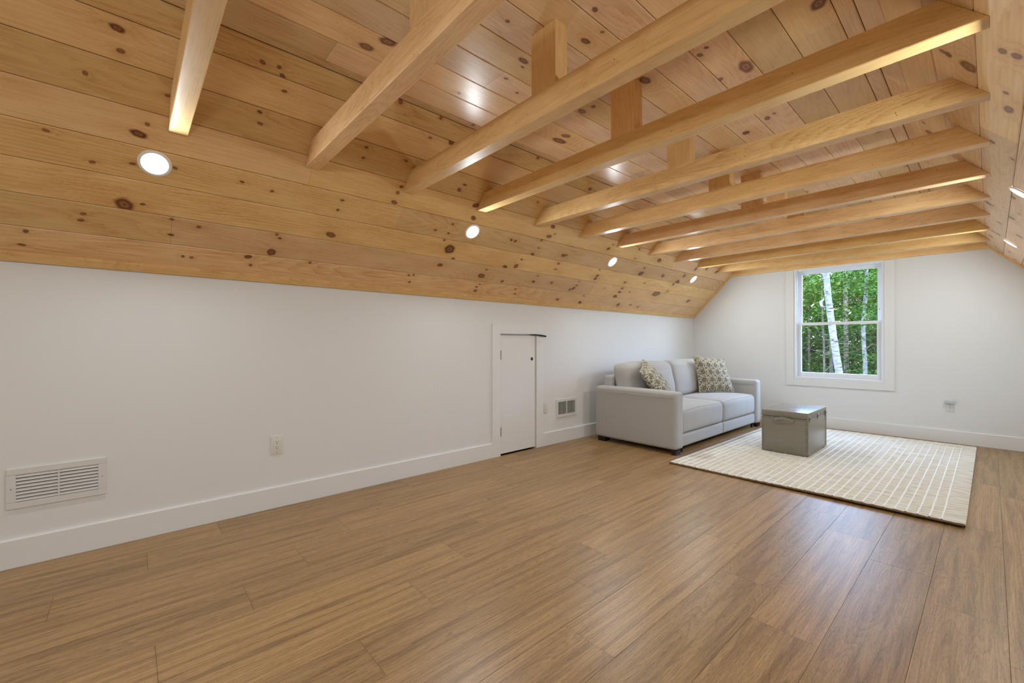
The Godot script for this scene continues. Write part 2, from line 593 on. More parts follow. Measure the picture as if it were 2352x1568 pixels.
func materials() -> void:
	var pine := Color(0.925, 0.77, 0.545)
	var pine_dark := Color(0.77, 0.565, 0.33)
	var pale := Color(0.95, 0.81, 0.62)
	var pale_dark := Color(0.80, 0.61, 0.39)
	var rows_s := [0.0, 0.212, 0.388, 0.563, 0.739, 0.915, 1.09, 1.262, 1.3805]
	M.pine_left = tex_mat(wood_sheet(2048, 384, 7.6, 1.3805, 0.75, rows_s, joints_left(), KNOTS_LEFT, pine, pine_dark, 105.0, 0.5, 21), 0.34)
	var flat := KNOTS_FLAT.duplicate()
	for i in range(1, flat.size(), 3):
		flat[i] -= KX
	for i in 26:
		flat.append_array([rng.randf_range(3.2, 6.7), rng.randf_range(0.05, 1.85), rng.randf_range(0.006, 0.02)])
	var rows_f := []
	for x in flat_seams():
		rows_f.append(x - KX)
	M.pine_flat = tex_mat(wood_sheet(2048, 512, 7.6, W - 2 * KX, 0.75, rows_f, joints_flat(), flat, pale, pale_dark, 105.0, 0.5, 31), 0.30)
	var right := KNOTS_RIGHT.duplicate()
	for i in range(2, right.size(), 3):
		right[i] *= 0.6
	for i in 60:
		right.append_array([rng.randf_range(3.0, 6.7), rng.randf_range(0.03, 1.35), rng.randf_range(0.006, 0.02)])
	M.pine_right = tex_mat(wood_sheet(1536, 288, 7.6, 1.3805, 0.75, [0.0, 0.2, 0.37, 0.545, 0.72, 0.895, 1.072, 1.252, 1.3805], joints_right(), right, pale, pale_dark, 105.0, 0.5, 41), 0.32)
	var rows_b := []
	for i in 13:
		rows_b.append(i * 0.12)
	M.beam = tex_mat(wood_sheet(1280, 480, 3.4, 1.44, 0.0, rows_b, [], [], Color(0.95, 0.79, 0.555), Color(0.80, 0.595, 0.35), 130.0, 0.55, 51), 0.36)
	var oak := oak_atlas(1024, 176, 8, Color(0.705, 0.56, 0.37), Color(0.455, 0.335, 0.20), 61)
	M.oak = tex_mat(oak[0], 0.36, 0.5)
	M.oak.heightmap_enabled = true
	M.oak.heightmap_texture = oak[1]
	M.oak.heightmap_scale = 0.035
	M.deck = mat(Color(0.30, 0.21, 0.13), 0.9)
	M.paint = tri_mat(noise_tex(0.35, Color(0.885, 0.88, 0.87), Color(0.90, 0.895, 0.885), 3), 0.62, 3.0)
	M.trim_paint = mat(Color(0.90, 0.895, 0.885), 0.42)
	M.vinyl = mat(Color(0.90, 0.91, 0.92), 0.35)
	M.plate = mat(Color(0.87, 0.86, 0.83), 0.35)
	M.slot = mat(Color(0.04, 0.04, 0.04), 0.8)
	M.hollow_shade = mat(Color(0.16, 0.155, 0.15), 0.9)  # dark tone painted in for unlit depth
	M.black_metal = mat(Color(0.03, 0.03, 0.03), 0.45)
	M.vent = mat(Color(0.86, 0.85, 0.83), 0.4)
	M.glass = mat(Color(0.35, 0.40, 0.40, 0.012), 0.0)
	M.glass.transparency = BaseMaterial3D.TRANSPARENCY_ALPHA
	M.lens = mat(Color(0.95, 0.95, 0.93), 0.5)
	M.lens.emission_enabled = true
	M.lens.emission = Color(1.0, 0.97, 0.92)
	M.lens.emission_energy_multiplier = 4.0
	M.ring = mat(Color(0.92, 0.91, 0.89), 0.4)
	M.sofa = tri_mat(noise_tex(0.22, Color(0.60, 0.585, 0.565), Color(0.78, 0.765, 0.745), 7, 256, 3), 0.95, 5.0)
	M.sofa.heightmap_enabled = true
	M.sofa.heightmap_texture = noise_tex(0.4, Color.BLACK, Color.WHITE, 8, 256, 2)
	M.sofa.heightmap_scale = 0.06
	M.sofa.rim_enabled = true
	M.sofa.rim = 0.35
	M.piping = mat(Color(0.62, 0.605, 0.585), 0.9)
	M.dark_wood = mat(Color(0.135, 0.07, 0.05), 0.4)
	M.cloth = tex_mat(medallion_cloth(), 0.9)
	M.cloth_edge = mat(Color(0.72, 0.69, 0.61), 0.9)
	M.wool = tri_mat(noise_tex(0.3, Color(0.875, 0.865, 0.825), Color(0.975, 0.97, 0.945), 12, 256, 3), 0.95, 5.0)
	M.jute = tri_mat(noise_tex(0.4, Color(0.30, 0.22, 0.14), Color(0.66, 0.55, 0.40), 13, 256, 3), 0.95, 6.0)
	M.trunk = tri_mat(noise_tex(0.05, Color(0.50, 0.472, 0.412), Color(0.52, 0.492, 0.432), 14, 256, 3), 0.27, 2.0)
	M.trunk.metallic_specular = 0.65
	M.trunk_edge = mat(Color(0.475, 0.45, 0.39), 0.4)
	M.strap = mat(Color(0.56, 0.535, 0.465), 0.45)
	M.stud = mat(Color(0.82, 0.79, 0.72), 0.25)
	M.stud.metallic = 1.0
	M.steel = mat(Color(0.62, 0.62, 0.62), 0.3)
	M.steel.metallic = 1.0
	M.birch = tex_mat(birch_bark(), 0.8)
	M.grey_bark = tri_mat(noise_tex(0.06, Color(0.26, 0.23, 0.19), Color(0.50, 0.47, 0.42), 15, 256, 4), 0.9, 1.0)
	M.dark_bark = tri_mat(noise_tex(0.06, Color(0.14, 0.12, 0.10), Color(0.30, 0.27, 0.23), 16, 256, 4), 0.9, 1.0)
	M.twig = mat(Color(0.24, 0.215, 0.175), 0.9)
	M.tan_yarn = tri_mat(noise_tex(0.35, Color(0.64, 0.565, 0.455), Color(0.85, 0.78, 0.67), 19, 256, 3), 0.95, 5.0)
	M.soil = tri_mat(noise_tex(0.05, Color(0.16, 0.15, 0.07), Color(0.30, 0.32, 0.14), 17, 256, 4), 1.0, 0.3)
	M.leaf = mat(Color.WHITE, 0.65, 0.25)
	M.leaf.vertex_color_use_as_albedo = true
	M.leaf.backlight_enabled = true
	M.leaf.backlight = Color(0.6, 0.75, 0.25)


func joints_left() -> Array:
	return [[3.22], [0.173, 3.9], [2.63], [1.405, 5.3], [0.79, 5.06], [2.95], [1.9, 4.7], [3.4]]


func joints_right() -> Array:
	return [[2.6], [4.4], [3.3, 5.9], [1.2, 4.9], [3.05], [2.1, 5.4], [4.0], [2.9]]


func joints_flat() -> Array:
	return [[2.2], [0.717, 4.3], [3.1], [1.44, 5.0], [2.6], [3.7], [0.6, 4.6], [2.9], [1.72, 5.2], [3.5], [2.3], [4.1]]


func flat_seams() -> Array:
	var l := [KX]
	for k in 11:
		l.append(1.0096 + 0.1761 * k)
	l.append(W - KX)
	return l


func floor_planks() -> void:
	var root := thing("floor", "brown oak plank floor laid along the room", "floor", Vector3.ZERO, "", "structure")
	var sub := MB.new()
	sub.box(V(-0.12, -0.16, ZB - 0.14), V(W + 0.12, -0.0125, ZF + 0.12))
	part("subfloor", sub, M.deck, root)
	# one end joint per row, the others follow every plank length
	var ends := [-2.243, -2.54, -2.82, -3.085, -3.37, -2.49, -2.765, -3.08, -0.965, -1.295, -1.61, -0.67, -0.98, -0.074, -0.406]
	var pl := 1.22
	var g := 0.0004
	var c := 0.0005
	var xs := [W]
	for k in 15:
		xs.append(3.245 - 0.2305 * k)
	xs.append(0.0)
	for r in xs.size() - 1:
		var x1: float = xs[r]
		var x0: float = xs[r + 1]
		if x1 - x0 < 0.012:
			continue
		if r == 0:
			x0 = 3.245
		var e: float = ends[clampi(r - 0, 0, ends.size() - 1)]
		if r == 0:
			e = -2.243
		var z := e
		while z < ZF:
			z += pl
		while z > ZB:
			var za: float = maxf(z - pl, ZB)
			var zb: float = minf(z, ZF)
			var k := rng.randi_range(0, 7)
			var lo := x0
			while lo < x1 - 0.01:
				var hi := minf(x1, lo + 0.2305) if r == 0 else x1
				var wd := hi - lo
				var mb := MB.new()
				var poly := PackedVector2Array([Vector2(g, -0.012), Vector2(wd - g, -0.012), Vector2(wd - g, -c), Vector2(wd - g - c, 0), Vector2(g + c, 0), Vector2(g, -c)])
				var u0 := 0.0
				var us := 1.0 / pl
				if rng.randf() < 0.5:
					u0 = 1.0
					us = -1.0 / pl
				var flip := rng.randf() < 0.5
				var vs := 0.118 / 0.2305
				mb.prism(poly, V(lo, 0, za + g), Vector3.RIGHT, Vector3.UP, Vector3.BACK, zb - za - 2 * g, u0, us, (k + (0.97 if flip else 0.03)) / 8.0, -vs if flip else vs)
				part("plank", mb, M.oak, root)
				lo = hi
			z -= pl


func gable(mb: MB, z: float, depth: float, hole: Array) -> void:
	var polys := []
	if hole.is_empty():
		polys = [[Vector2(-0.12, -0.02), Vector2(W + 0.12, -0.02), Vector2(W + 0.12, HW), Vector2(W - KX, HC + 0.04), Vector2(KX, HC + 0.04), Vector2(-0.12, HW)]]
	else:
		polys = [
			[Vector2(-0.12, -0.02), Vector2(hole[0], -0.02), Vector2(hole[0], HC + 0.04), Vector2(KX, HC + 0.04), Vector2(0, HW + 0.04), Vector2(-0.12, HW)],
			[Vector2(hole[1], -0.02), Vector2(W + 0.12, -0.02), Vector2(W + 0.12, HW), Vector2(W, HW + 0.04), Vector2(W - KX, HC + 0.04), Vector2(hole[1], HC + 0.04)],
			[Vector2(hole[0], -0.02), Vector2(hole[1], -0.02), Vector2(hole[1], hole[2]), Vector2(hole[0], hole[2])],
			[Vector2(hole[0], hole[3]), Vector2(hole[1], hole[3]), Vector2(hole[1], HC + 0.04), Vector2(hole[0], HC + 0.04)]]
	for p in polys:
		mb.prism(PackedVector2Array(p), V(0, 0, z), Vector3.RIGHT, Vector3.UP, Vector3.BACK, depth)


func walls() -> void:
	var mb := MB.new()
	mb.box(V(-0.12, -0.02, DOOR[1]), V(0, HW + 0.02, ZF + 0.12))
	mb.box(V(-0.12, -0.02, ZB - 0.14), V(0, HW + 0.02, DOOR[0]))
	mb.box(V(-0.12, DOOR[2], DOOR[0]), V(0, HW + 0.02, DOOR[1]))
	single("wall_left", mb, M.paint, "long low white knee wall behind the sofa", "wall", "", "structure")
	mb = MB.new()
	mb.box(V(W, -0.02, ZB - 0.14), V(W + 0.12, HW + 0.02, ZF + 0.12))
	single("wall_right", mb, M.paint, "low white knee wall opposite the sofa", "wall", "", "structure")
	mb = MB.new()
	gable(mb, ZB - 0.14, 0.14, WIN)
	single("wall_back", mb, M.paint, "white gable wall with the window", "wall", "", "structure")
	mb = MB.new()
	gable(mb, ZF, 0.12, [])
	single("wall_front", mb, M.paint, "plain white gable wall facing the window wall", "wall", "", "structure")

	# baseboards with an eased top edge
	var prof := PackedVector2Array([Vector2(0, 0.001), Vector2(0.016, 0.001), Vector2(0.016, 0.136), Vector2(0.013, 0.14), Vector2(0, 0.14)])
	var casing := 0.097
	for seg in [[DOOR[1] + casing, ZF, "white baseboard between the wide wall grille and access door"], [ZB, DOOR[0] - casing, "white baseboard running behind the sofa"]]:
		mb = MB.new()
		mb.prism(prof, V(0, 0, seg[0]), Vector3.RIGHT, Vector3.UP, Vector3.BACK, seg[1] - seg[0])
		single("baseboard_left", mb, M.trim_paint, seg[2], "baseboard", "", "structure")
	mb = MB.new()
	mb.prism(prof, V(W, 0, ZB), Vector3.LEFT, Vector3.UP, Vector3.BACK, ZF - ZB)
	single("baseboard_right", mb, M.trim_paint, "white baseboard on the knee wall opposite the sofa", "baseboard", "", "structure")
	mb = MB.new()
	mb.prism(prof, V(0.016, 0, ZB), Vector3.BACK, Vector3.UP, Vector3.RIGHT, W - 0.032)
	single("baseboard_back", mb, M.trim_paint, "white baseboard under the window", "baseboard", "", "structure")
	mb = MB.new()
	mb.prism(prof, V(0.016, 0, ZF), Vector3.FORWARD, Vector3.UP, Vector3.RIGHT, W - 0.032)
	single("baseboard_front", mb, M.trim_paint, "white baseboard on the gable wall facing the window", "baseboard", "", "structure")


# one lining board: across runs a from 0 to w, inward is the face towards the room
func lining(root: Node3D, o: Vector3, across: Vector3, inward: Vector3, wd: float, z1: float, z0: float, m: Material, v0: float, vs: float) -> void:
	var g := 0.0013 if across.y == 0.0 else 0.0012
	var c := 0.0035 if across.y == 0.0 else 0.0030
	var poly := PackedVector2Array([Vector2(g, -0.018), Vector2(g, -c), Vector2(g + c, 0), Vector2(wd - g - c, 0), Vector2(wd - g, -c), Vector2(wd - g, -0.018)])
	var mb := MB.new()
	mb.prism(poly, V(o.x, o.y, z1 - 0.0004), across, inward, Vector3.FORWARD, z1 - z0 - 0.0008, (0.75 - z1) / 7.6, 1.0 / 7.6, v0, vs)
	part("board", mb, m, root)


func ceiling_boards() -> void:
	var root := thing("ceiling", "knotty varnished pine boards lining the slopes and flat ceiling", "ceiling", Vector3.ZERO, "", "structure")
	var th := deg_to_rad(SLOPE)
	var up_l := V(cos(th), sin(th), 0)
	var in_l := V(sin(th), -cos(th), 0)
	var up_r := V(-cos(th), sin(th), 0)
	var in_r := V(-sin(th), -cos(th), 0)
	var rows := [0.0, 0.212, 0.388, 0.563, 0.739, 0.915, 1.09, 1.262, 1.3805]
	var rows_r := [0.0, 0.2, 0.37, 0.545, 0.72, 0.895, 1.072, 1.252, 1.3805]
	for side in 2:
		var rr: Array = rows if side == 0 else rows_r
		var js: Array = joints_left() if side == 0 else joints_right()
		for i in rr.size() - 1:
			var cuts := [ZF]
			for d in js[i]:
				cuts.append(-d)
			cuts.append(ZB)
			for k in cuts.size() - 1:
				if side == 0:
					lining(root, V(0, HW, 0) + up_l * rr[i], up_l, in_l, rr[i + 1] - rr[i], cuts[k], cuts[k + 1], M.pine_left, rr[i] / 1.3805, 1.0 / 1.3805)
				else:
					lining(root, V(W, HW, 0) + up_r * rr[i], up_r, in_r, rr[i + 1] - rr[i], cuts[k], cuts[k + 1], M.pine_right, rr[i] / 1.3805, 1.0 / 1.3805)
	var xs := flat_seams()
	for i in xs.size() - 1:
		var cuts := [ZF]
		for d in joints_flat()[i]:
			cuts.append(-d)
		cuts.append(ZB)
		for k in cuts.size() - 1:
			lining(root, V(xs[i], HC, 0), Vector3.RIGHT, Vector3.DOWN, xs[i + 1] - xs[i], cuts[k], cuts[k + 1], M.pine_flat, (xs[i] - KX) / (W - 2 * KX), 1.0 / (W - 2 * KX))
	var deck := MB.new()
	var zl := ZF - ZB + 0.26
	var out := PackedVector2Array([Vector2(-0.14, HW - 0.02), Vector2(-0.012, HW + 0.006), Vector2(KX - 0.012, HC + 0.0185), Vector2(W - KX + 0.012, HC + 0.0185), Vector2(W + 0.012, HW + 0.006), Vector2(W + 0.14, HW - 0.02), Vector2(W - KX + 0.1, HC + 0.22), Vector2(KX - 0.1, HC + 0.22)])
	deck.prism(out, V(0, 0, ZB - 0.14), Vector3.RIGHT, Vector3.UP, Vector3.BACK, zl)
	part("roof_deck", deck, M.deck, root)

	# wood strips where the boards meet the walls
	var strip := PackedVector2Array([Vector2(0.002, 0.0), Vector2(0.062, 0.0), Vector2(0.060, 0.014), Vector2(0.016, 0.014)])
	var n := 1
	for side in 2:
		var mb := MB.new()
		var o := V(0, HW, ZF) if side == 0 else V(W, HW, ZF)
		mb.prism(strip, o, up_l if side == 0 else up_r, in_l if side == 0 else in_r, Vector3.FORWARD, ZF - ZB, 0.0, 0.35, 0.30, 0.6)
		single("trim_%d" % n, mb, M.beam, ["flat pine strip along the top of the sofa wall", "flat pine strip along the top of the wall opposite the sofa"][side], "trim", "", "structure")
		n += 1
	for side in 2:
		var mb := MB.new()
		var o := V(0, HW, ZB) if side == 0 else V(W, HW, ZB)
		var u := up_l if side == 0 else up_r
		var w := in_l if side == 0 else in_r
		mb.prism(PackedVector2Array([Vector2(0.0, 0.001), Vector2(0.0, 0.016), Vector2(0.030, 0.016), Vector2(0.036, 0.001)]), o + u * 0.02, Vector3.BACK, w, u, 1.30, 0.0, 0.35, 0.75, 0.6)
		single("trim_%d" % n, mb, M.beam, ["sloping pine strip on the window wall, sofa side", "sloping pine strip on the window wall, side away from the sofa"][side], "trim", "", "structure")
		n += 1


func beams() -> void:
	var th := tan(deg_to_rad(SLOPE))
	var order := ["eleventh", "tenth", "ninth", "eighth", "seventh", "sixth", "fifth", "fourth", "third", "second", "first"]
	for i in 12:
		var last := i == 11
		var z1 := BEAM_Z - BEAM_STEP * i
		var dep := 0.076
		var y0 := HB
		if last:
			z1 = ZB + 0.045
			dep = 0.044
			y0 = HB - 0.008
		var y1 := HB + 0.116
		var e := 0.003
		var a0 := (y0 - HW) / th + 0.001
		var a1 := (y1 - HW) / th + 0.001
		var root: Node3D
		if last:
			root = thing("trim_5", "pine header board fixed across the top of the window wall", "trim", Vector3.ZERO, "", "structure")
		else:
			root = thing("ceiling_beam", "pale fir collar beam crossing the room, %s beam from the window wall" % order[i], "beam", Vector3.ZERO, "collar beams under the pine ceiling")
		var mb := MB.new()
		# front, bottom, back and top faces with eased lower edges; the ends follow the slope
		var sec := [Vector2(0, y1), Vector2(0, y0 + e), Vector2(-e, y0), Vector2(-dep + e, y0), Vector2(-dep, y0 + e), Vector2(-dep, y1)]
		var v0 := (i % 12) / 12.0
		for k in sec.size():
			var p: Vector2 = sec[k]
			var q: Vector2 = sec[(k + 1) % sec.size()]
			var xp := (p.y - HW) / th + 0.001
			var xq := (q.y - HW) / th + 0.001
			var off := 0.0
			var vp := v0 + clampf((p.y - y0) * 0.62 if absf(p.x - q.x) < 0.01 else -p.x * 0.8 + 0.01, 0.003, 0.08)
			var vq := v0 + clampf((q.y - y0) * 0.62 if absf(p.x - q.x) < 0.01 else -q.x * 0.8 + 0.01, 0.003, 0.08)
			mb.quad(V(xp, p.y, z1 + p.x), V(xq, q.y, z1 + q.x), V(W - xq, q.y, z1 + q.x), V(W - xp, p.y, z1 + p.x), Vector2(xp / 3.4 + off, vp), Vector2(xq / 3.4 + off, vq), Vector2((W - xq) / 3.4 + off, vq), Vector2((W - xp) / 3.4 + off, vp))
		for side in 2:
			var pts := []
			for p in sec:
				var x: float = (p.y - HW) / th + 0.001
				pts.append(V(x if side == 0 else W - x, p.y, z1 + p.x))
			for k in range(1, sec.size() - 1):
				if side == 0:
					mb.tri(pts[0], pts[k + 1], pts[k], Vector2(0, v0), Vector2(0.02, v0), Vector2(0.02, v0 + 0.04))
				else:
					mb.tri(pts[0], pts[k], pts[k + 1], Vector2(0, v0), Vector2(0.02, v0), Vector2(0.02, v0 + 0.04))
		part("timber", mb, M.beam, root)
		# small nail holes on the front face
		var nails := MB.new()
		for k in 7:
			var x := rng.randf_range(a1 + 0.1, W - a1 - 0.1)
			var y := rng.randf_range(y0 + 0.015, y0 + 0.1)
			nails.lathe(V(x, y, z1 + 0.0002), Vector3.BACK, [[0.0022, 0.0], [0.0, 0.0006]], 6)
		part("nail_holes", nails, M.dark_wood, root).set_meta("kind", "stuff")
		if i == 0 or last:
			continue
		# short post from the beam up to the flat ceiling
		var post := thing("ceiling_post", "short square pine post standing on the %s beam from the window wall" % order[i], "post", V(W / 2 - 0.008, y1, z1), "short posts between beams and ceiling")
		var pv := ((i * 5 + 2) % 12) / 12.0
		var hh := HC - y1
		for k in 2:
			var p := MB.new()
			var z0 := 0.0 if k == 0 else -0.054
			var dz := 0.0535 if k == 0 else 0.0225
			var hw := 0.0735 if k == 0 else 0.0725
			p.prism(PackedVector2Array([Vector2(-hw, z0), Vector2(-hw, z0 - dz), Vector2(hw, z0 - dz), Vector2(hw, z0)]), Vector3.ZERO, Vector3.RIGHT, Vector3.BACK, Vector3.UP, hh, 0.1 * i, 0.36, pv + 0.04, 0.4)
			part(["post_board", "backing_board"][k], p, M.beam, post)


func frame_bars(mb: MB, x0: float, x1: float, y0: float, y1: float, wl: float, wr: float, wb: float, wt: float, z0: float, z1: float) -> void:
	mb.box(V(x0, y0, z0), V(x0 + wl, y1, z1))
	mb.box(V(x1 - wr, y0, z0), V(x1, y1, z1))
	mb.box(V(x0 + wl, y0, z0), V(x1 - wr, y0 + wb, z1))
	mb.box(V(x0 + wl, y1 - wt, z0), V(x1 - wr, y1, z1))


func window() -> void:
	var root := thing("window_1", "white double hung window looking out on birch woods", "window", Vector3.ZERO, "", "structure")
	var x0: float = WIN[0]
	var x1: float = WIN[1]
	var y0: float = WIN[2]
	var y1: float = WIN[3]
	# flat casing boards on the wall
	for b in [[x0 - 0.092, y0 - 0.088, x0 - 0.001, HB - 0.012], [x1 + 0.001, y0 - 0.088, x1 + 0.092, HB - 0.012], [x0 - 0.001, y0 - 0.088, x1 + 0.001, y0 - 0.001]]:
		var mb := MB.new()
		mb.rbox(V(b[0], b[1], ZB), V(b[2], b[3], ZB + 0.014), 0.0015)
		part("casing", mb, M.trim_paint, root)
	# outer frame in the opening, with a stepped inner stop
	var fr := MB.new()
	frame_bars(fr, x0, x1, y0, y1, 0.022, 0.022, 0.028, 0.028, ZB - 0.135, ZB + 0.006)
	frame_bars(fr, x0 + 0.022, x1 - 0.022, y0 + 0.028, y1 - 0.028, 0.012, 0.012, 0.008, 0.012, ZB - 0.030, ZB - 0.016)
	part("window_frame", fr, M.vinyl, root)
	var ym := 1.362
	var s0 := x0 + 0.024
	var s1 := x1 - 0.024
	var up := MB.new()
	frame_bars(up, s0, s1, ym - 0.018, y1 - 0.029, 0.05, 0.05, 0.036, 0.052, ZB - 0.112, ZB - 0.080)
	var us := part("upper_sash", up, M.vinyl, root)
	var lo := MB.new()
	frame_bars(lo, s0, s1, y0 + 0.029, ym + 0.016, 0.05, 0.05, 0.062, 0.036, ZB - 0.072, ZB - 0.036)
	var ls := part("lower_sash", lo, M.vinyl, root)
	var g := MB.new()
	g.box(V(s0 + 0.05, ym + 0.018, ZB - 0.098), V(s1 - 0.05, y1 - 0.081, ZB - 0.094))
	part("pane", g, M.glass, us)
	g = MB.new()
	g.box(V(s0 + 0.05, y0 + 0.091, ZB - 0.056), V(s1 - 0.05, ym - 0.02, ZB - 0.052))
	part("pane", g, M.glass, ls)
	# opening stop on the jamb and lock on the meeting rail
	var k := MB.new()
	k.rbox(V(2.285, 1.478, ZB - 0.080), V(2.322, 1.535, ZB - 0.066), 0.003)
	var stop := part("opening_stop", k, M.vinyl, root)
	k = MB.new()
	for q in [[2.292, 1.512], [2.308, 1.502]]:
		k.box(V(q[0], q[1], ZB - 0.066), V(q[0] + 0.006, q[1] + 0.012, ZB - 0.0648))
	part("stop_marks", k, M.slot, stop)
	k = MB.new()
	k.rbox(V(1.846, ym + 0.016, ZB - 0.072), V(1.906, ym + 0.026, ZB - 0.040), 0.003)
	part("sash_lock", k, M.vinyl, root)


func access_door() -> void:
	var root := thing("door_1", "small white access door in the knee wall with a round finger hole", "door", Vector3.ZERO, "", "structure")
	var z0: float = DOOR[0]
	var z1: float = DOOR[1]
	var h: float = DOOR[2]
	var mb := MB.new()
	mb.rbox(V(-0.024, 0.016, z0 + 0.012), V(0.002, h - 0.008, z1 - 0.004), 0.0015)
	var slab := part("door_panel", mb, M.trim_paint, root)
	for b in [[z1 - 0.003, 0.0, z1 + 0.097, h + 0.1], [z0 - 0.097, 0.0, z0 + 0.003, h + 0.1], [z0 + 0.003, h - 0.003, z1 - 0.003, h + 0.1]]:
		mb = MB.new()
		mb.rbox(V(0.0, b[1] + 0.0005, b[0]), V(0.0175, b[3], b[2]), 0.0012)
		part("casing", mb, M.trim_paint, root)
	mb = MB.new()
	mb.box(V(-0.12, 0.0, z0 - 0.0), V(-0.006, h, z0 + 0.0115))
	mb.box(V(-0.12, 0.0, z1 - 0.004), V(-0.026, h, z1))
	mb.box(V(-0.12, h - 0.008, z0 + 0.012), V(-0.026, h, z1 - 0.004))
	part("jamb", mb, M.trim_paint, root)
	mb = MB.new()
	mb.box(V(-0.12, -0.02, z0 - 0.02), V(-0.121 + 0.02, h + 0.02, z1 + 0.02))
	part("closing_board", mb, M.hollow_shade, root)
	for y in [0.985, 0.234]:
		mb = MB.new()
		mb.tube([V(0.008, y - 0.045, z1 - 0.010), V(0.008, y + 0.045, z1 - 0.010)], [0.006, 0.006], 10)
		part("hinge", mb.smooth(), M.black_metal, root)
	# white rim and brown disc on the panel, darkened for the hole's shade
	mb = MB.new()
	mb.lathe(V(0.002, 0.937, -3.142), Vector3.RIGHT, [[0.0215, 0.0], [0.0215, 0.002], [0.018, 0.002]], 28)
	var cup := part("finger_hole", mb.smooth(40), M.trim_paint, slab)
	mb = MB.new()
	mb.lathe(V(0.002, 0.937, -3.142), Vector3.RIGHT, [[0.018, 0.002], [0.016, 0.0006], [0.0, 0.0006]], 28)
	part("hole_shade_disc", mb, mat(Color(0.20, 0.13, 0.07), 0.7), root)
	cup.set_meta("label", "white rim of the finger hole")
	# thin strip over the head gap, its loose end bent out past the casing
	mb = MB.new()
	mb.prism(PackedVector2Array([Vector2(0.0176, -0.004), Vector2(0.0195, -0.004), Vector2(0.0195, 0.004), Vector2(0.0176, 0.004)]), V(0, 1.193, -3.13), Vector3.RIGHT, Vector3.UP, Vector3.BACK, 0.435)
	part("draught_strip", mb, M.steel, root)
	mb = MB.new()
	mb.tube([V(0.019, 1.192, -3.10), V(0.030, 1.190, -3.17), V(0.045, 1.182, -3.24), V(0.052, 1.174, -3.30), V(0.053, 1.171, -3.312)], [0.003, 0.006, 0.010, 0.009, 0.002], 8)
	part("strip_end", mb.smooth(), M.black_metal, root)


func downlights() -> void:
	var th := deg_to_rad(SLOPE)
	var order := ["fifth", "fourth", "third", "second", "first"]
	for side in 2:
		var inw := V(sin(th) * (1.0 if side == 0 else -1.0), -cos(th), 0)
		for i in 5:
			var z: float = [1.86, -0.094, -2.03, -3.914, -5.81][i]
			var s := 0.671
			var p := V(s * cos(th), HW + s * sin(th), z)
			if side == 1:
				p.x = W - p.x
			var root := thing("downlight", "round recessed downlight in the slope %s, %s from the window wall" % [["over the sofa", "opposite the sofa"][side], order[i]], "light", p, "recessed downlights in the pine slopes")
			var mb := MB.new()
			mb.lathe(Vector3.ZERO, inw, [[0.066, 0.0005], [0.066, 0.004], [0.063, 0.0062], [0.055, 0.0068], [0.053, 0.005]], 40)
			part("trim_ring", mb.smooth(40), M.ring, root)
			mb = MB.new()
			mb.lathe(Vector3.ZERO, inw, [[0.053, 0.005], [0.034, 0.0062], [0.0, 0.0066]], 40)
			part("lamp_lens", mb.smooth(), M.lens, root)
			var l := AreaLight3D.new()
			l.name = "lamp_light"
			l.area_size = Vector2(0.062, 0.062)
			l.light_energy = 1.18
			l.light_color = Color(0.925, 0.975, 1.0)
			l.area_range = 14.0
			l.shadow_enabled = true
			root.add_child(l)
			l.position = inw * 0.012
			l.look_at_from_position(root.position + inw * 0.012, root.position + inw, Vector3.BACK)


func outlet(at: Vector3, right: Vector3, out: Vector3, label: String, w := 0.074, h := 0.122) -> Node3D:
	var root := thing("wall_outlet", label, "outlet", at, "duplex wall outlets")
	root.basis = Basis(right, Vector3.UP, out)
	var mb := MB.new()
	mb.rbox(V(-w / 2, -h / 2, 0), V(w / 2, h / 2, 0.006), 0.0028, 2)
	part("cover_plate", mb.smooth(), M.plate, root)
	mb = MB.new()
	mb.rbox(V(-0.0168, -0.0335, 0.004), V(0.0168, 0.0335, 0.0085), 0.0012)
	var face := part("receptacle", mb, M.plate, root)
	for s in [-1, 1]:
		mb = MB.new()
		mb.box(V(-0.0075, s * 0.017 + 0.001, 0.0085), V(-0.0055, s * 0.017 + 0.010, 0.0088))
		mb.box(V(0.0055, s * 0.017 + 0.001, 0.0085), V(0.0075, s * 0.017 + 0.009, 0.0088))
		mb.lathe(V(0, s * 0.017 - 0.007, 0.0085), Vector3.BACK, [[0.003, 0.0], [0.003, 0.0003], [0.0, 0.0003]], 10)
		part("socket_slots", mb, M.slot, face)
		mb = MB.new()
		mb.lathe(V(0, s * 0.050, 0.006), Vector3.BACK, [[0.0028, 0.0], [0.002, 0.001], [0.0, 0.0012]], 10)
		part("screw", mb, M.steel, root)
	return root


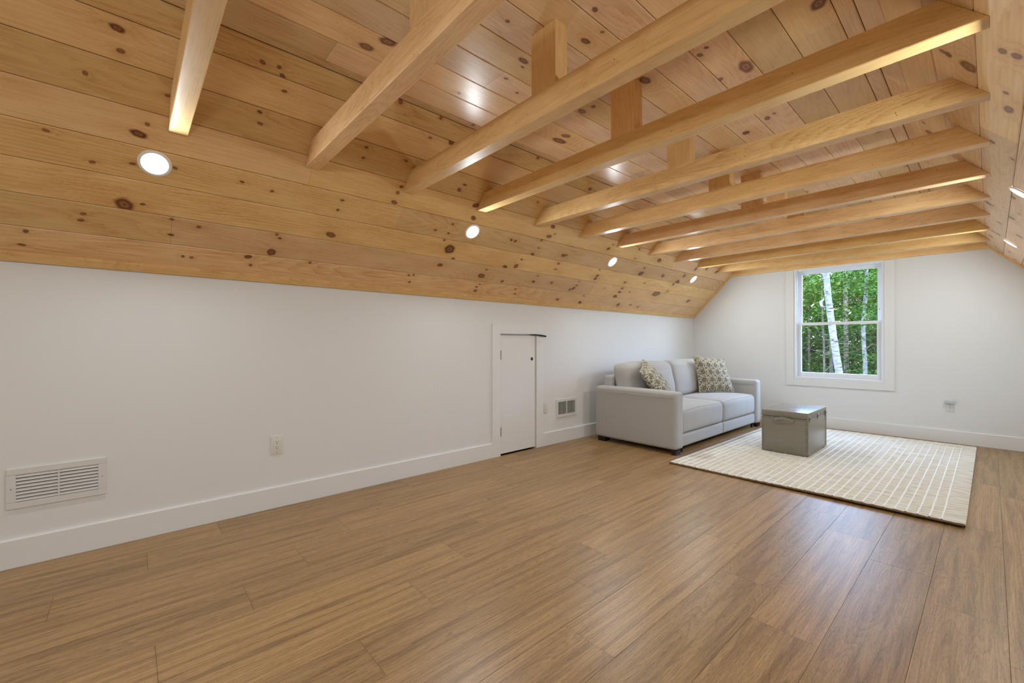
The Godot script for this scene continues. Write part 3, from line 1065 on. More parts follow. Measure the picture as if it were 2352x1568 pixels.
func wall_fittings() -> void:
	# wide grille with horizontal louvres
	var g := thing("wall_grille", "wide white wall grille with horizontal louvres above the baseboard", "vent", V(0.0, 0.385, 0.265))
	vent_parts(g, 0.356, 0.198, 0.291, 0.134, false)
	# register with upright louvres
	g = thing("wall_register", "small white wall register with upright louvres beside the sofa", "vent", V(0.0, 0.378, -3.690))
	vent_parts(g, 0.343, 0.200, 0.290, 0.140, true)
	outlet(V(0.0, 0.418, -0.744), Vector3.FORWARD, Vector3.RIGHT, "white duplex outlet on the long wall beside the wide grille")
	outlet(V(0.0, 0.403, -3.349), Vector3.FORWARD, Vector3.RIGHT, "white duplex outlet between the access door and small register", 0.062, 0.114)
	outlet(V(2.898, 0.404, ZB), Vector3.RIGHT, Vector3.BACK, "white duplex outlet on the window wall below an adapter")
	var ad := thing("plug_adapter", "pale grey plug-in adapter on the window wall outlet", "adapter", V(2.898, 0.447, ZB))
	var mb := MB.new()
	mb.rbox(V(-0.041, -0.014, 0.0090), V(0.041, 0.019, 0.036), 0.004, 2)
	part("adapter_body", mb.smooth(), mat(Color(0.74, 0.77, 0.79), 0.35), ad)
	mb = MB.new()
	mb.rbox(V(-0.036, 0.0185, 0.011), V(0.036, 0.026, 0.032), 0.003)
	part("adapter_top", mb, M.plate, ad)


func vent_parts(root: Node3D, w: float, h: float, iw: float, ih: float, upright: bool) -> void:
	# own axes: x out of the wall, y up, z along the wall
	for b in [[-w / 2, -h / 2, w / 2, -ih / 2], [-w / 2, ih / 2, w / 2, h / 2], [-w / 2, -ih / 2, -iw / 2, ih / 2], [iw / 2, -ih / 2, w / 2, ih / 2]]:
		var mb := MB.new()
		mb.rbox(V(0.0, b[1], b[0]), V(0.009, b[3], b[2]), 0.0022)
		part("vent_frame", mb, M.vent, root)
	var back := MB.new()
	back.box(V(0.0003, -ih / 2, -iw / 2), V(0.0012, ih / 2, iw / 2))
	part("duct_shade_plate", back, M.hollow_shade, root)  # flat dark plate on the wall, its tone painted for the unlit duct
	var bar := MB.new()
	if upright:
		bar.box(V(0.0012, -ih / 2, -0.006), V(0.0095, ih / 2, 0.006))
	else:
		bar.box(V(0.0012, -ih / 2, -0.003), V(0.0095, ih / 2, 0.003))
	part("mullion", bar, M.vent, root)
	var n := 8 if upright else 8
	for half in 2:
		for i in n:
			var mb := MB.new()
			if upright:
				var z0 := (-iw / 2 if half == 0 else 0.006) + (iw / 2 - 0.006) * (i + 0.5) / n
				mb.prism(PackedVector2Array([Vector2(0.0022, -0.0012), Vector2(0.0088, -0.0012), Vector2(0.0088, 0.0012), Vector2(0.0022, 0.0012)]), V(0, -ih / 2, z0), Vector3.RIGHT, Vector3.BACK, Vector3.UP, ih)
			else:
				var y0 := -ih / 2 + ih * (i + 0.5) / n
				var zs := -iw / 2 if half == 0 else 0.003
				mb.prism(PackedVector2Array([Vector2(0.0014, 0.0045), Vector2(0.0088, -0.0055), Vector2(0.0088, -0.0035), Vector2(0.0014, 0.0065)]), V(0, y0, zs), Vector3.RIGHT, Vector3.UP, Vector3.BACK, iw / 2 - 0.003)
			part("louvre", mb, M.vent, root)
	for s in [-1, 1]:
		var mb := MB.new()
		mb.lathe(V(0.009, 0, s * (iw + w) / 4), Vector3.RIGHT, [[0.003, 0.0], [0.002, 0.001], [0.0, 0.0012]], 10)
		part("screw", mb, M.steel, root)


# height of the rug's underside: the edge facing the room lifts a little
func rug_lift(x: float, z: float) -> float:
	var e := clampf((z + 4.05) / 0.35, 0.0, 1.0)
	return 0.0005 + 0.011 * e * e * clampf((x - 1.75) / 0.7, 0.0, 1.0)


func rug_at(x: float, z: float, y: float) -> Vector3:
	return V(x, rug_lift(x, z) + y, z)


func rug() -> void:
	var x0 := 1.236
	var x1 := 3.098
	var z0 := -6.60
	var z1 := -3.70
	var root := thing("area_rug", "off white woven wool rug with raised ribs under the trunk", "rug", Vector3.ZERO)
	# jute backing as a bent sheet
	var mb := MB.new()
	var nx := 20
	var nz := 40
	var t := 0.010
	for i in nx:
		for j in nz:
			mb.quad(rug_at(lerpf(x0, x1, float(i) / nx), lerpf(z0, z1, float(j + 1) / nz), t), rug_at(lerpf(x0, x1, float(i + 1) / nx), lerpf(z0, z1, float(j + 1) / nz), t), rug_at(lerpf(x0, x1, float(i + 1) / nx), lerpf(z0, z1, float(j) / nz), t), rug_at(lerpf(x0, x1, float(i) / nx), lerpf(z0, z1, float(j) / nz), t))
			mb.quad(rug_at(lerpf(x0, x1, float(i) / nx), lerpf(z0, z1, float(j) / nz), 0), rug_at(lerpf(x0, x1, float(i + 1) / nx), lerpf(z0, z1, float(j) / nz), 0), rug_at(lerpf(x0, x1, float(i + 1) / nx), lerpf(z0, z1, float(j + 1) / nz), 0), rug_at(lerpf(x0, x1, float(i) / nx), lerpf(z0, z1, float(j + 1) / nz), 0))
	for i in nx:
		mb.quad(rug_at(lerpf(x0, x1, float(i) / nx), lerpf(z0, z1, float(nz) / nz), 0), rug_at(lerpf(x0, x1, float(i + 1) / nx), lerpf(z0, z1, float(nz) / nz), 0), rug_at(lerpf(x0, x1, float(i + 1) / nx), lerpf(z0, z1, float(nz) / nz), t), rug_at(lerpf(x0, x1, float(i) / nx), lerpf(z0, z1, float(nz) / nz), t))
		mb.quad(rug_at(lerpf(x0, x1, float(i + 1) / nx), lerpf(z0, z1, float(0) / nz), 0), rug_at(lerpf(x0, x1, float(i) / nx), lerpf(z0, z1, float(0) / nz), 0), rug_at(lerpf(x0, x1, float(i) / nx), lerpf(z0, z1, float(0) / nz), t), rug_at(lerpf(x0, x1, float(i + 1) / nx), lerpf(z0, z1, float(0) / nz), t))
	for j in nz:
		mb.quad(rug_at(lerpf(x0, x1, float(nx) / nx), lerpf(z0, z1, float(j + 1) / nz), 0), rug_at(lerpf(x0, x1, float(nx) / nx), lerpf(z0, z1, float(j) / nz), 0), rug_at(lerpf(x0, x1, float(nx) / nx), lerpf(z0, z1, float(j) / nz), t), rug_at(lerpf(x0, x1, float(nx) / nx), lerpf(z0, z1, float(j + 1) / nz), t))
		mb.quad(rug_at(lerpf(x0, x1, float(0) / nx), lerpf(z0, z1, float(j) / nz), 0), rug_at(lerpf(x0, x1, float(0) / nx), lerpf(z0, z1, float(j + 1) / nz), 0), rug_at(lerpf(x0, x1, float(0) / nx), lerpf(z0, z1, float(j + 1) / nz), t), rug_at(lerpf(x0, x1, float(0) / nx), lerpf(z0, z1, float(j) / nz), t))
	part("jute_backing", mb, M.jute, root)
	# cross yarns, too fine to count: cream ones with tan ones between
	var rows := int((z1 - z0) / 0.0215)
	for kind in 2:
		var yarn := MB.new()
		for r in rows - kind:
			var z := lerpf(z0 + 0.010, z1 - 0.010, (r + 0.5 + 0.5 * kind) / rows)
			var seg := 36
			var last := []
			for i in seg + 1:
				var x := lerpf(x0 - 0.003, x1 + 0.003, float(i) / seg)
				var dz := 0.0012 * sin(i * 1.7 + r * 2.3) + rng.randf_range(-0.0008, 0.0008)
				var hw: float = (0.0060 if kind == 0 else 0.0052) + rng.randf_range(-0.0012, 0.0006)
				var hh: float = (0.0062 if kind == 0 else 0.0056) + rng.randf_range(-0.0012, 0.0008)
				var y := rug_lift(x, z) + t
				var cur := [V(x, y - 0.001, z + dz + hw), V(x, y + hh * 0.75, z + dz + hw * 0.6), V(x, y + hh, z + dz), V(x, y + hh * 0.75, z + dz - hw * 0.6), V(x, y - 0.001, z + dz - hw)]
				if i > 0:
					for k in 4:
						yarn.quad(last[k], cur[k], cur[k + 1], last[k + 1])
				last = cur
		part(["cream_yarns", "tan_yarns"][kind], yarn.smooth(80), M.wool if kind == 0 else M.tan_yarn, root).set_meta("kind", "stuff")
	# raised ribs running the length of the rug
	var x := 3.0
	var seams := []
	while x > x0 + 0.02:
		seams.append(x)
		x -= 0.0545
	for s in seams:
		var rib := MB.new()
		var seg := 58
		var last := []
		for j in seg + 1:
			var z := lerpf(z1 - 0.003, z0 + 0.003, float(j) / seg)
			var xx: float = s + 0.0006 * sin(j * 0.9 + s * 40.0) + rng.randf_range(-0.0005, 0.0005)
			var hw := 0.0068 + rng.randf_range(-0.001, 0.001)
			var y := rug_lift(xx, z) + t
			var cur := [V(xx - hw, y, z), V(xx - hw * 0.6, y + 0.0075, z), V(xx, y + 0.0088, z), V(xx + hw * 0.6, y + 0.0075, z), V(xx + hw, y, z)]
			if j > 0:
				for k in 4:
					rib.quad(last[k + 1], last[k], cur[k], cur[k + 1])
			last = cur
		part("raised_rib", rib.smooth(80), M.wool, root)
	# twisted binding along the two ends
	for e in 2:
		var z := z1 + 0.002 if e == 0 else z0 - 0.002
		var pts := []
		var rad := []
		for i in 95:
			var xx := lerpf(x0, x1, i / 94.0)
			pts.append(V(xx, rug_lift(xx, z) + 0.0085 + 0.001 * sin(i * 2.1), z + 0.001 * cos(i * 2.1)))
			rad.append(0.0072 + 0.0012 * sin(i * 1.3))
		var bd := MB.new()
		bd.tube(pts, rad, 8)
		part("end_binding", bd.smooth(80), M.jute if e == 0 else M.wool, root)


# crown and plump front of a seat cushion
func plump(p: Vector3, zc: float, hl: float) -> Vector3:
	var fz := clampf(1.0 - pow(absf((p.z - zc) / hl), 2.6), 0, 1)
	var fx := clampf(1.0 - pow(absf((p.x - 0.64) / 0.345), 2.6), 0, 1)
	if p.y > 0.32:
		p.y += 0.034 * fz * fx + 0.003 * sin(p.x * 19.0 + p.z * 7.0)
	if p.x > 0.85:
		var fy := clampf(1.0 - pow(absf((p.y - 0.305) / 0.125), 2.2), 0, 1)
		p.x += 0.022 * fz * fy + 0.002 * sin(p.z * 31.0 + p.y * 12.0)
	return p


# belly and backward lean of a loose back cushion
func lean(p: Vector3, zc: float, hl: float) -> Vector3:
	var fz := clampf(1.0 - pow(absf((p.z - zc) / hl), 2.4), 0, 1)
	var fy := clampf(1.0 - pow(absf((p.y - 0.65) / 0.24), 2.2), 0, 1)
	var x := p.x
	var y := p.y
	if x > 0.28:
		p.x += 0.06 * fz * fy + 0.0025 * sin(y * 30.0 + p.z * 9.0)
	if x < 0.2:
		p.x -= 0.012 * fz * fy
	if y > 0.8:
		p.y += 0.018 * fz
	if absf(p.z - zc) > hl * 0.9:
		p.z += 0.012 * signf(p.z - zc) * fy
	p.x -= (y - 0.43) * 0.20 - 0.075
	return p


func sofa() -> void:
	var root := thing("sofa", "grey upholstered two seat sofa with block arms and dark feet", "sofa", V(0.17, 0, -3.985))
	# own axes: x towards the room (0 at the back), z along the sofa (negative away from the camera)
	var ln := 2.315
	var dp := 0.985
	var aw := 0.16
	for e in 2:
		var z1 := 0.0 if e == 0 else -ln + aw
		var mb := MB.new()
		mb.rbox(V(0, 0.045, z1 - aw), V(dp, 0.615, z1), 0.038, 4, 6)
		for i in mb.v.size():
			if mb.v[i].y > 0.5:
				mb.v[i].y += 0.006 * sin(clampf(mb.v[i].x / dp, 0, 1) * PI)
		var arm := part("arm", mb.renorm().smooth(60), M.sofa, root)
		# top stitching seam
		var pipe := MB.new()
		var zo := z1 + 0.001 if e == 0 else z1 - aw - 0.001
		var zi := z1 - aw - 0.001 if e == 0 else z1 + 0.001
		pipe.tube([V(0.03, 0.556, zo), V(dp - 0.035, 0.556, zo)], [0.0022, 0.0022], 6)
		pipe.tube([V(0.30, 0.556, zi), V(dp - 0.035, 0.556, zi)], [0.0022, 0.0022], 6)
		part("arm_seam", pipe.smooth(80), M.piping, arm)
	var i0 := -aw - 0.003
	var i1 := -ln + aw + 0.003
	var mid := (i0 + i1) / 2
	# back frame behind the cushions
	var bk := MB.new()
	bk.rbox(V(0.035, 0.06, i1 - 0.03), V(0.16, 0.735, i0 + 0.05), 0.035, 3, 4)
	for i in bk.v.size():
		bk.v[i].x += (bk.v[i].y - 0.72) * 0.06
	part("back_frame", bk.renorm().smooth(60), M.sofa, root)
	# seat deck and the front rail in two lengths
	var dk := MB.new()
	dk.box(V(0.16, 0.075, i1), V(0.93, 0.19, i0))
	part("seat_deck", dk, M.sofa, root)
	for k in 2:
		var a := i0 if k == 0 else mid - 0.0015
		var b := mid + 0.0015 if k == 0 else i1
		var rl := MB.new()
		rl.rbox(V(0.90, 0.055, b), V(0.962, 0.182, a), 0.022, 3, 5)
		part("front_rail", rl.smooth(60), M.sofa, root)
	# seat cushions, crowned and plump at the front edge
	for k in 2:
		var a := i0 if k == 0 else mid - 0.001
		var b := mid + 0.001 if k == 0 else i1
		var cu := MB.new()
		var zc := (a + b) / 2
		var hl := (a - b) / 2
		cu.rbox(V(0.32, 0.183, b), V(0.962, 0.425, a), 0.045, 4, 14)
		for i in cu.v.size():
			cu.v[i] = plump(cu.v[i], zc, hl)
		var c := part("seat_cushion", cu.renorm().smooth(60), M.sofa, root)
		# piping round the upper front edge
		var pts := []
		var rad := []
		for i in 25:
			var q: Vector3 = plump(V(0.962 - 0.018, 0.425 - 0.018, lerpf(a - 0.03, b + 0.03, i / 24.0)), zc, hl)
			pts.append(q + V(0.0035, 0.0035, 0))
			rad.append(0.0026)
		var pp := MB.new()
		pp.tube(pts, rad, 6)
		part("piping", pp.smooth(80), M.piping, c)
	# loose back cushions leaning on the frame
	for k in 2:
		var a := i0 + 0.012 if k == 0 else mid - 0.004
		var b := mid + 0.004 if k == 0 else i1 - 0.012
		var zc := (a + b) / 2
		var hl := (a - b) / 2
		var cu := MB.new()
		cu.rbox(V(0.13, 0.432, b), V(0.335, 0.868, a), 0.07, 5, 12)
		for i in cu.v.size():
			cu.v[i] = lean(cu.v[i], zc, hl)
		part("back_cushion", cu.renorm().smooth(60), M.sofa, root)
	# block feet and the steel glides of the pull-out frame
	for f in [[dp - 0.062, -0.006], [dp - 0.062, -ln + aw - 0.035], [0.04, -0.006], [0.04, -ln + aw - 0.035]]:
		var ft := MB.new()
		var x0: float = f[0]
		var z1: float = f[1]
		var wx := 0.057 if x0 > 0.5 else 0.10
		var top := [V(x0, 0.046, z1), V(x0 + wx, 0.046, z1), V(x0 + wx, 0.046, z1 - 0.10), V(x0, 0.046, z1 - 0.10)]
		var bot := [V(x0 + 0.006, 0.0, z1 - 0.004), V(x0 + wx - 0.004, 0.0, z1 - 0.004), V(x0 + wx - 0.004, 0.0, z1 - 0.092), V(x0 + 0.006, 0.0, z1 - 0.092)]
		for i in 4:
			ft.quad(bot[i], bot[(i + 1) % 4], top[(i + 1) % 4], top[i])
		ft.quad(top[0], top[1], top[2], top[3])
		ft.quad(bot[3], bot[2], bot[1], bot[0])
		part("foot", ft, M.dark_wood, root)
	for z in [i0 - 0.02, i1 + 0.055]:
		var gl := MB.new()
		gl.rbox(V(0.925, 0.0, z - 0.022), V(0.950, 0.056, z), 0.003)
		part("glide", gl, M.black_metal, root)


func pillow_at(q: Array, nrm: Vector3, th: float, u: float, v: float, side: float) -> Vector3:
	# the seams draw in between the corners
	var s := 2 * u - 1
	var t := 2 * v - 1
	var pu := s * (1.0 - 0.085 * (1.0 - t * t))
	var pv := t * (1.0 - 0.085 * (1.0 - s * s))
	var lo: Vector3 = q[3].lerp(q[2], (pu + 1) / 2)
	var hi: Vector3 = q[0].lerp(q[1], (pu + 1) / 2)
	var f := pow(maxf(0.0, (1 - s * s) * (1 - t * t)), 0.45)
	f += 0.03 * sin(s * 7.0 + t * 3.0) * f
	return lo.lerp(hi, (pv + 1) / 2) + nrm * side * f * th


# square cushion through four corners (top near, top far, bottom far, bottom near), puffed by th with pulled-out tips
func cushion(label: String, tl: Vector3, tr: Vector3, br: Vector3, bl: Vector3, th: float) -> void:
	var o := (tl + tr + br + bl) / 4
	var root := thing("throw_pillow", label, "pillow", o, "printed throw pillows")
	var nrm := (br - tl).cross(tr - bl).normalized()
	var n := 22
	var q4 := [tl - o, tr - o, br - o, bl - o]
	var names := ["front_cover", "back_cover"]
	for side in 2:
		var sg := 1.0 if side == 0 else -1.0
		var mb := MB.new()
		for i in n:
			for j in n:
				var u0 := float(i) / n
				var u1 := float(i + 1) / n
				var v0 := float(j) / n
				var v1 := float(j + 1) / n
				var a: Vector3 = pillow_at(q4, nrm, th, u0, v0, sg)
				var b: Vector3 = pillow_at(q4, nrm, th, u1, v0, sg)
				var c: Vector3 = pillow_at(q4, nrm, th, u1, v1, sg)
				var d: Vector3 = pillow_at(q4, nrm, th, u0, v1, sg)
				if sg < 0.0:
					mb.quad(b, a, d, c, Vector2(u1, v0), Vector2(u0, v0), Vector2(u0, v1), Vector2(u1, v1))
				else:
					mb.quad(a, b, c, d, Vector2(u0, v0), Vector2(u1, v0), Vector2(u1, v1), Vector2(u0, v1))
		# outward side check: nrm may point away from the viewer, both covers carry the print
		part(names[side], mb.smooth(70), M.cloth, root)
	var pts := []
	var rad := []
	for k in 4:
		for i in 12:
			var q := i / 12.0
			var uv: Vector2 = [Vector2(q, 0), Vector2(1, q), Vector2(1 - q, 1), Vector2(0, 1 - q)][k]
			pts.append(pillow_at(q4, nrm, th, uv.x, uv.y, 0.0))
			rad.append(0.0035)
	pts.append(pts[0])
	rad.append(0.0035)
	var pp := MB.new()
	pp.tube(pts, rad, 6)
	part("edge_seam", pp.smooth(80), M.cloth_edge, root)


func cushions() -> void:
	cushion("patterned grey and cream pillow beside the far sofa arm, facing the room", V(0.570, 0.940, -5.570), V(0.790, 0.892, -6.005), V(0.958, 0.458, -5.950), V(0.660, 0.450, -5.560), 0.085)
	cushion("patterned grey and cream pillow tipped against the sofa arm nearest the access door", V(0.690, 0.800, -4.085), V(0.474, 0.912, -4.50), V(0.708, 0.545, -4.717), V(0.925, 0.440, -4.300), 0.085)


func trunk() -> void:
	var x0 := 1.643
	var x1 := 2.042
	var z1 := -4.81
	var z0 := -5.49
	var y0 := 0.0200
	var y1 := 0.432
	var yl := 0.372
	var root := thing("storage_trunk", "taupe faux leather storage trunk with brass studs on the rug", "trunk", V(0, y0, 0))
	var h := y1 - y0
	var l := yl - y0
	var mb := MB.new()
	mb.rbox(V(x0, 0, z0), V(x1, l - 0.0012, z1), 0.004, 2)
	var body := part("trunk_body", mb.smooth(40), M.trunk, root)
	mb = MB.new()
	mb.rbox(V(x0 - 0.001, l + 0.0012, z0 - 0.001), V(x1 + 0.001, h, z1 + 0.001), 0.004, 2)
	var lid := part("trunk_lid", mb.smooth(40), M.trunk, root)
	# raised edge bands
	var e := 0.0016
	var bw := 0.017
	for s in 2:
		var xs: float = x0 if s == 0 else x1 - bw
		mb = MB.new()
		mb.rbox(V(xs + (0.001 if s == 0 else -0.001), 0.004, z1 - 0.002), V(xs + bw + (0.001 if s == 0 else -0.001), l - 0.003, z1 + e), 0.0008)
		part("edge_band", mb, M.trunk_edge, body)
		var zs: float = z0 + 0.001 if s == 0 else z1 - bw - 0.001
		mb = MB.new()
		mb.rbox(V(x1 - 0.002, 0.004, zs), V(x1 + e, l - 0.003, zs + bw), 0.0008)
		part("edge_band", mb, M.trunk_edge, body)
	for yy in [0.003, l - 0.003 - bw]:
		mb = MB.new()
		mb.rbox(V(x0 + bw, yy, z1 - 0.002), V(x1 - bw, yy + bw, z1 + e), 0.0008)
		part("edge_band", mb, M.trunk_edge, body)
	mb = MB.new()
	mb.rbox(V(x0 + 0.002, l + 0.003, z1 - 0.002), V(x1 - 0.002, l + 0.003 + bw, z1 + e + 0.001), 0.0008)
	part("edge_band", mb, M.trunk_edge, lid)
	# dome studs
	var st := MB.new()
	var dome := [[0.0042, 0.0], [0.0036, 0.0018], [0.002, 0.003], [0.0, 0.0034]]
	for s in 2:
		for q in [0.03, 0.11, 0.195, 0.285, l - 0.004]:
			st.lathe(V(x0 + 0.009 if s == 0 else x1 - 0.009, q, z1 + e), Vector3.BACK, dome, 10)
			st.lathe(V(x1 + e, q, z1 - 0.009 if s == 0 else z0 + 0.009), Vector3.RIGHT, dome, 10)
		for q in [[0.021, 0.026], [0.030, 0.010]]:
			st.lathe(V(x0 + q[0] if s == 0 else x1 - q[0], q[1], z1 + e), Vector3.BACK, dome, 10)
			st.lathe(V(x0 + q[0] if s == 0 else x1 - q[0], h - q[1], z1 + 0.001), Vector3.BACK, dome, 10)
	for q in [0.13, 0.212, 0.300]:
		st.lathe(V(x0 + q, 0.011, z1 + e), Vector3.BACK, dome, 10)
	for q in [0.095, 0.185, 0.278]:
		st.lathe(V(x0 + q, l - 0.010, z1 + e), Vector3.BACK, dome, 10)
		st.lathe(V(x0 + q, l + 0.011, z1 + e + 0.001), Vector3.BACK, dome, 10)
		st.lathe(V(x0 + q, h - 0.006, z1 + 0.001), Vector3.BACK, dome, 10)
	for q in 4:
		st.lathe(V(x0 + 0.06 + 0.09 * q, h, z0 + 0.008), Vector3.UP, dome, 10)
	part("brass_studs", st.smooth(60), M.stud, root).set_meta("kind", "stuff")
	# leather handle with its rivet plates
	var hy := 0.322
	var pts := []
	for i in 13:
		var t := i / 12.0
		pts.append(V(lerpf(1.752, 1.931, t), hy + 0.024 * sin(t * PI), z1 + 0.005 + 0.026 * pow(sin(t * PI), 0.7)))
	mb = MB.new()
	for i in 12:
		var a: Vector3 = pts[i]
		var b: Vector3 = pts[i + 1]
		var up := V(0, 0.0125, 0.002)
		var th := V(0, -0.001, 0.0035)
		mb.quad(a - up + th, b - up + th, b + up + th, a + up + th)
		mb.quad(b - up, a - up, a + up, b + up)
		mb.quad(a + up + th, b + up + th, b + up, a + up)
		mb.quad(a - up, b - up, b - up + th, a - up + th)
	var hd := part("handle", mb.smooth(60), M.strap, body)
	for x in [1.766, 1.917]:
		mb = MB.new()
		mb.rbox(V(x - 0.014, hy - 0.013, z1 + 0.0075), V(x + 0.014, hy + 0.013, z1 + 0.0125), 0.002, 2)
		mb.lathe(V(x, hy, z1 + 0.0125), Vector3.BACK, [[0.008, 0.0], [0.006, 0.003], [0.0, 0.004]], 12)
		part("handle_plate", mb.smooth(40), M.steel, hd)
	# catches across the lid joint on the long side
	for z in [-4.867, -5.156, -5.459]:
		mb = MB.new()
		mb.rbox(V(x1, l - 0.026, z - 0.014), V(x1 + 0.006, l + 0.030, z + 0.014), 0.002, 2)
		mb.rbox(V(x1 + 0.006, l - 0.004, z - 0.009), V(x1 + 0.012, l + 0.012, z + 0.009), 0.002, 2)
		part("catch", mb.smooth(40), M.steel, body)


# ---------------------------------------------------------------- woods outside
func leaf_mesh() -> ArrayMesh:
	var mb := MB.new()
	var pts := [[0.0, 0.0, 0.0], [0.28, 0.30, 0.05], [0.62, 0.26, 0.03], [1.0, 0.0, -0.10]]
	for s in [-1.0, 1.0]:
		for i in 3:
			var a := V(pts[i][0], -pts[i][0] * 0.08, 0)
			var b := V(pts[i + 1][0], -pts[i + 1][0] * 0.08, 0)
			var c := V(pts[i + 1][0], pts[i + 1][2], pts[i + 1][1] * s)
			var d := V(pts[i][0], pts[i][2], pts[i][1] * s)
			if s > 0:
				mb.quad(a, d, c, b)
			else:
				mb.quad(a, b, c, d)
	return mb.mesh(M.leaf)


func foliage(called: String, root: Node3D, centres: Array, per: int, spread: Vector3, size: float, tones: Array, mesh: Mesh) -> void:
	var mm := MultiMesh.new()
	mm.transform_format = MultiMesh.TRANSFORM_3D
	mm.use_colors = true
	mm.mesh = mesh
	mm.instance_count = centres.size() * per
	var i := 0
	for c in centres:
		var tone: Color = tones[rng.randi_range(0, tones.size() - 1)]
		for k in per:
			var p: Vector3 = c + V(rng.randfn(0, 0.5) * spread.x, rng.randfn(0, 0.5) * spread.y, rng.randfn(0, 0.5) * spread.z)
			var b := Basis(Vector3.UP, rng.randf() * TAU) * Basis(Vector3.RIGHT, rng.randfn(0.0, 0.45)) * Basis(Vector3.BACK, rng.randfn(-0.25, 0.4))
			mm.set_instance_transform(i, Transform3D(b.scaled(Vector3.ONE * size * rng.randf_range(0.7, 1.25)), p))
			var f := rng.randf_range(0.9, 1.12)
			mm.set_instance_color(i, Color(tone.r * f, tone.g * f, tone.b * f))
			i += 1
	var o := MultiMeshInstance3D.new()
	o.name = called
	o.multimesh = mm
	o.set_meta("kind", "stuff")
	root.add_child(o, true)


func trunk_tube(root: Node3D, pts: Array, r0: float, r1: float, m: Material, vlen: float) -> void:
	var c := Curve3D.new()
	for i in pts.size():
		var d: Vector3 = (pts[mini(i + 1, pts.size() - 1)] - pts[maxi(i - 1, 0)]) / 6.0
		c.add_point(pts[i], -d, d)
	var bp := c.tessellate_even_length(4, 0.25)
	var l := []
	var rr := []
	for i in bp.size():
		l.append(bp[i])
		rr.append(lerpf(r0, r1, float(i) / (bp.size() - 1)) * (1.0 + 0.05 * sin(i * 2.7)))
	var mb := MB.new()
	mb.tube(l, rr, 12, vlen)
	part("trunk", mb.smooth(80), m, root)


func twigs(root: Node3D, base: Array, count: int, reach: float, m: Material) -> void:
	for k in count:
		var p: Vector3 = base[rng.randi_range(0, base.size() - 1)] + V(0, rng.randf_range(-0.5, 0.5), 0)
		var d := V(rng.randfn(), rng.randf_range(-0.2, 0.6), rng.randfn()).normalized()
		var q := p + d * reach * rng.randf_range(0.5, 1.0)
		var mid := (p + q) / 2 + V(0, rng.randf_range(-0.12, 0.15), 0)
		var mb := MB.new()
		mb.tube([p, mid, q], [0.012, 0.008, 0.003], 5)
		part("branch", mb.smooth(80), m, root)


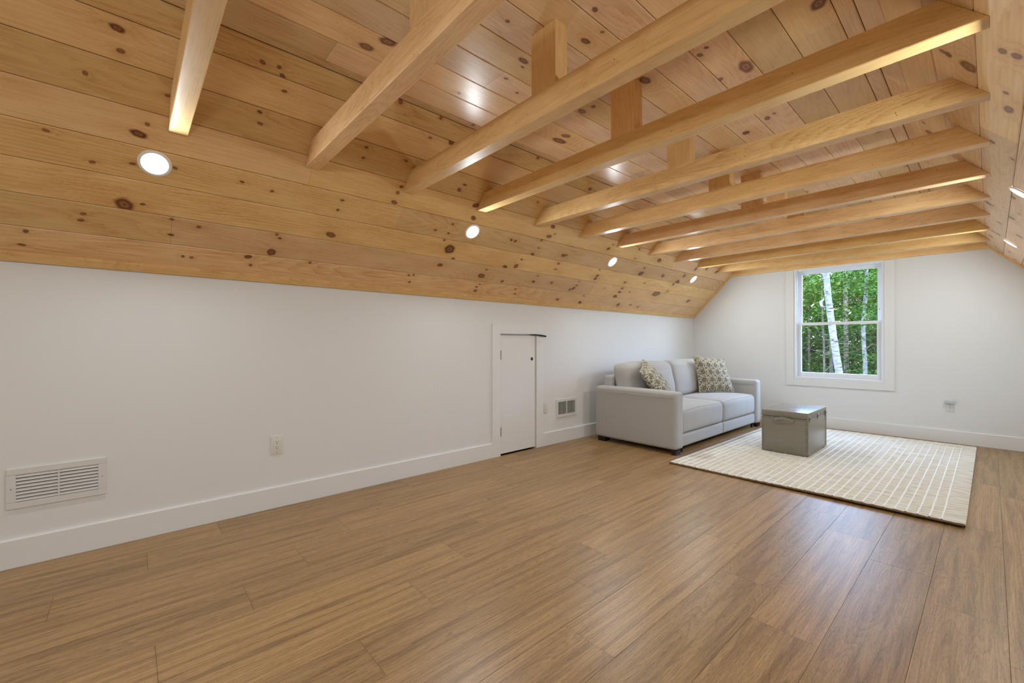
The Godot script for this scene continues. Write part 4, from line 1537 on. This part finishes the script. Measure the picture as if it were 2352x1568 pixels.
func woods() -> void:
	var gy := -2.9
	var mb := MB.new()
	mb.box(V(-40, gy - 0.3, -60), V(45, gy, ZB - 0.4))
	single("ground", mb, M.soil, "shaded forest floor below the window", "ground", "", "structure")
	var leaf := leaf_mesh()
	var broadleaf := [Color(0.0266, 0.0681, 0.0067), Color(0.0340, 0.0666, 0.0067), Color(0.0207, 0.0651, 0.0081), Color(0.0414, 0.0710, 0.0074)]
	var spruce := [Color(0.018, 0.050, 0.018), Color(0.020, 0.052, 0.016), Color(0.016, 0.048, 0.020)]

	var t := thing("birch_tree", "leaning white birch with thick peeling trunk outside the window", "tree", V(1.28, gy, -12.2))
	var o := t.position
	trunk_tube(t, [Vector3.ZERO, V(1.05, -0.6, -11.88) - o, V(0.96, 0.40, -11.75) - o, V(0.91, 0.89, -11.68) - o, V(0.84, 1.64, -11.60) - o, V(0.80, 2.14, -11.55) - o, V(0.77, 2.64, -11.52) - o, V(0.64, 4.4, -11.4) - o], 0.092, 0.05, M.birch, 0.28)
	var curl := MB.new()
	var kp := V(0.79, 1.98, -11.48) - o
	curl.tube([kp + V(-0.05, 0.10, 0.0), kp + V(-0.10, 0.03, 0.05), kp + V(-0.085, -0.06, 0.06), kp + V(-0.03, -0.09, 0.04)], [0.012, 0.03, 0.026, 0.006], 7)
	part("peeling_bark", curl.smooth(80), M.birch, t)
	var cl := []
	for k in 46:
		cl.append(V(rng.randfn(-0.7, 0.9), rng.randf_range(5.6, 6.8), rng.randfn(0.2, 0.9)))
	foliage("leaves", t, cl, 34, V(0.45, 0.3, 0.45), 0.085, broadleaf, leaf)

	t = thing("birch_tree", "slim straight white birch standing right of the grey trunk outside", "tree", V(0.80, gy, -15.3))
	o = t.position
	trunk_tube(t, [Vector3.ZERO, V(0.85, 0.21, -15.37) - o, V(0.83, 0.96, -15.35) - o, V(0.82, 1.70, -15.33) - o, V(0.86, 2.3, -15.36) - o, V(0.89, 3.2, -15.39) - o, V(0.93, 4.6, -15.4) - o], 0.062, 0.035, M.birch, 0.28)
	twigs(t, [V(0.03, 3.6, 0), V(0.03, 4.6, 0), V(0.05, 5.4, 0)], 9, 0.8, M.twig)
	cl = []
	for k in 40:
		cl.append(V(rng.randfn(0, 0.8), rng.randf_range(5.5, 6.8), rng.randfn(0, 0.8)))
	foliage("leaves", t, cl, 34, V(0.45, 0.3, 0.45), 0.085, broadleaf, leaf)

	t = thing("hardwood_tree", "straight grey barked tree between the two birches outside", "tree", V(0.04, gy, -17.46))
	trunk_tube(t, [Vector3.ZERO, V(0.01, 3.0, 0), V(0.0, 6.3, 0.01), V(0.05, 7.6, 0.1)], 0.085, 0.05, M.grey_bark, 1.0)
	twigs(t, [V(0, 3.2, 0), V(0, 4.4, 0), V(0, 5.8, 0)], 8, 1.0, M.twig)
	cl = []
	for k in 50:
		cl.append(V(rng.randfn(0, 1.1), rng.randf_range(5.6, 6.9), rng.randfn(0, 1.1)))
	foliage("leaves", t, cl, 34, V(0.5, 0.3, 0.5), 0.10, broadleaf, leaf)

	for q in [[0.07, -14.5, 0.032, "thin dark sapling trunk left of the leaning birch outside"], [-0.05, -15.87, 0.055, "dark trunk standing directly behind the leaning birch"]]:
		t = thing("sapling_tree", q[3], "tree", V(q[0], gy, q[1]))
		trunk_tube(t, [Vector3.ZERO, V(0.02, 3.4, 0), V(-0.01, 4.6, 0), V(-0.04, 6.6, 0.05)], q[2], q[2] * 0.6, M.dark_bark, 1.0)
		twigs(t, [V(0, 2.9, 0), V(0, 3.8, 0), V(0, 4.6, 0)], 10, 1.1, M.twig)
		cl = []
		for k in 30:
			cl.append(V(rng.randfn(0, 0.9), rng.randf_range(4.6, 6.6), rng.randfn(0, 0.9)))
		foliage("leaves", t, cl, 34, V(0.45, 0.25, 0.45), 0.09, broadleaf, leaf)

	# understorey and the trees further back
	var spots := [[-1.6, -13.6, 0], [2.2, -13.9, 0], [-1.0, -17.3, 0], [1.5, -17.2, 0], [-2.8, -16.2, 1], [3.6, -17.0, 1], [-1.2, -18.6, 1], [0.6, -19.4, 1], [2.4, -19.8, 0], [-3.8, -19.2, 1], [5.4, -20.0, 1], [-0.6, -21.4, 1], [-3.0, -21.2, 1], [1.6, -22.2, 1], [3.6, -22.8, 1], [-5.6, -21.0, 1], [7.2, -22.6, 1], [-1.7, -22.9, 1], [-0.5, -23.3, 1], [-2.8, -24.0, 1], [0.4, -24.2, 1], [-3.6, -23.0, 1]]
	var labels := ["small leaved young maple in the understorey of the woods", "broad leaved green tree standing among the woods"]
	for s in spots:
		t = thing("maple_tree", labels[s[2]], "tree", V(s[0], gy, s[1]), ["understorey maples", "broad leaved trees of the woods"][s[2]])
		trunk_tube(t, [Vector3.ZERO, V(rng.randf_range(-0.1, 0.1), 2.4, 0), V(rng.randf_range(-0.2, 0.2), 5.0, 0), V(0, 6.4, 0)], 0.05, 0.02, M.dark_bark, 1.0)
		twigs(t, [V(0, 2.5, 0), V(0, 3.6, 0), V(0, 4.8, 0)], 6, 1.2, M.twig)
		cl = []
		for k in 130:
			cl.append(V(rng.randfn(0, 0.85), rng.randf_range(1.0, 6.7), rng.randfn(0, 0.85)))
		foliage("leaves", t, cl, 46, V(0.42, 0.16, 0.42), 0.085 if s[2] == 0 else 0.12, broadleaf, leaf)
	for k in 18:
		t = thing("spruce_tree", "dark green spruce closing the view deep in the woods", "tree", V(-12.5 + k * 1.4 + rng.randf_range(-0.3, 0.3), gy, -25.0 + (k % 2) * 1.6 + rng.randf_range(-0.4, 0.4)), "spruces deep in the woods")
		trunk_tube(t, [Vector3.ZERO, V(0, 5.0, 0), V(0, 8.8, 0)], 0.12, 0.03, M.dark_bark, 1.0)
		cl = []
		for q in 210:
			var y := rng.randf_range(0.4, 8.7)
			var rr := (9.2 - y) * 0.19 + 0.35
			var a := rng.randf() * TAU
			cl.append(V(cos(a) * rr * rng.randf_range(0.5, 1.0), y, sin(a) * rr * rng.randf_range(0.5, 1.0)))
		foliage("needles", t, cl, 36, V(0.5, 0.25, 0.5), 0.19, spruce, leaf)
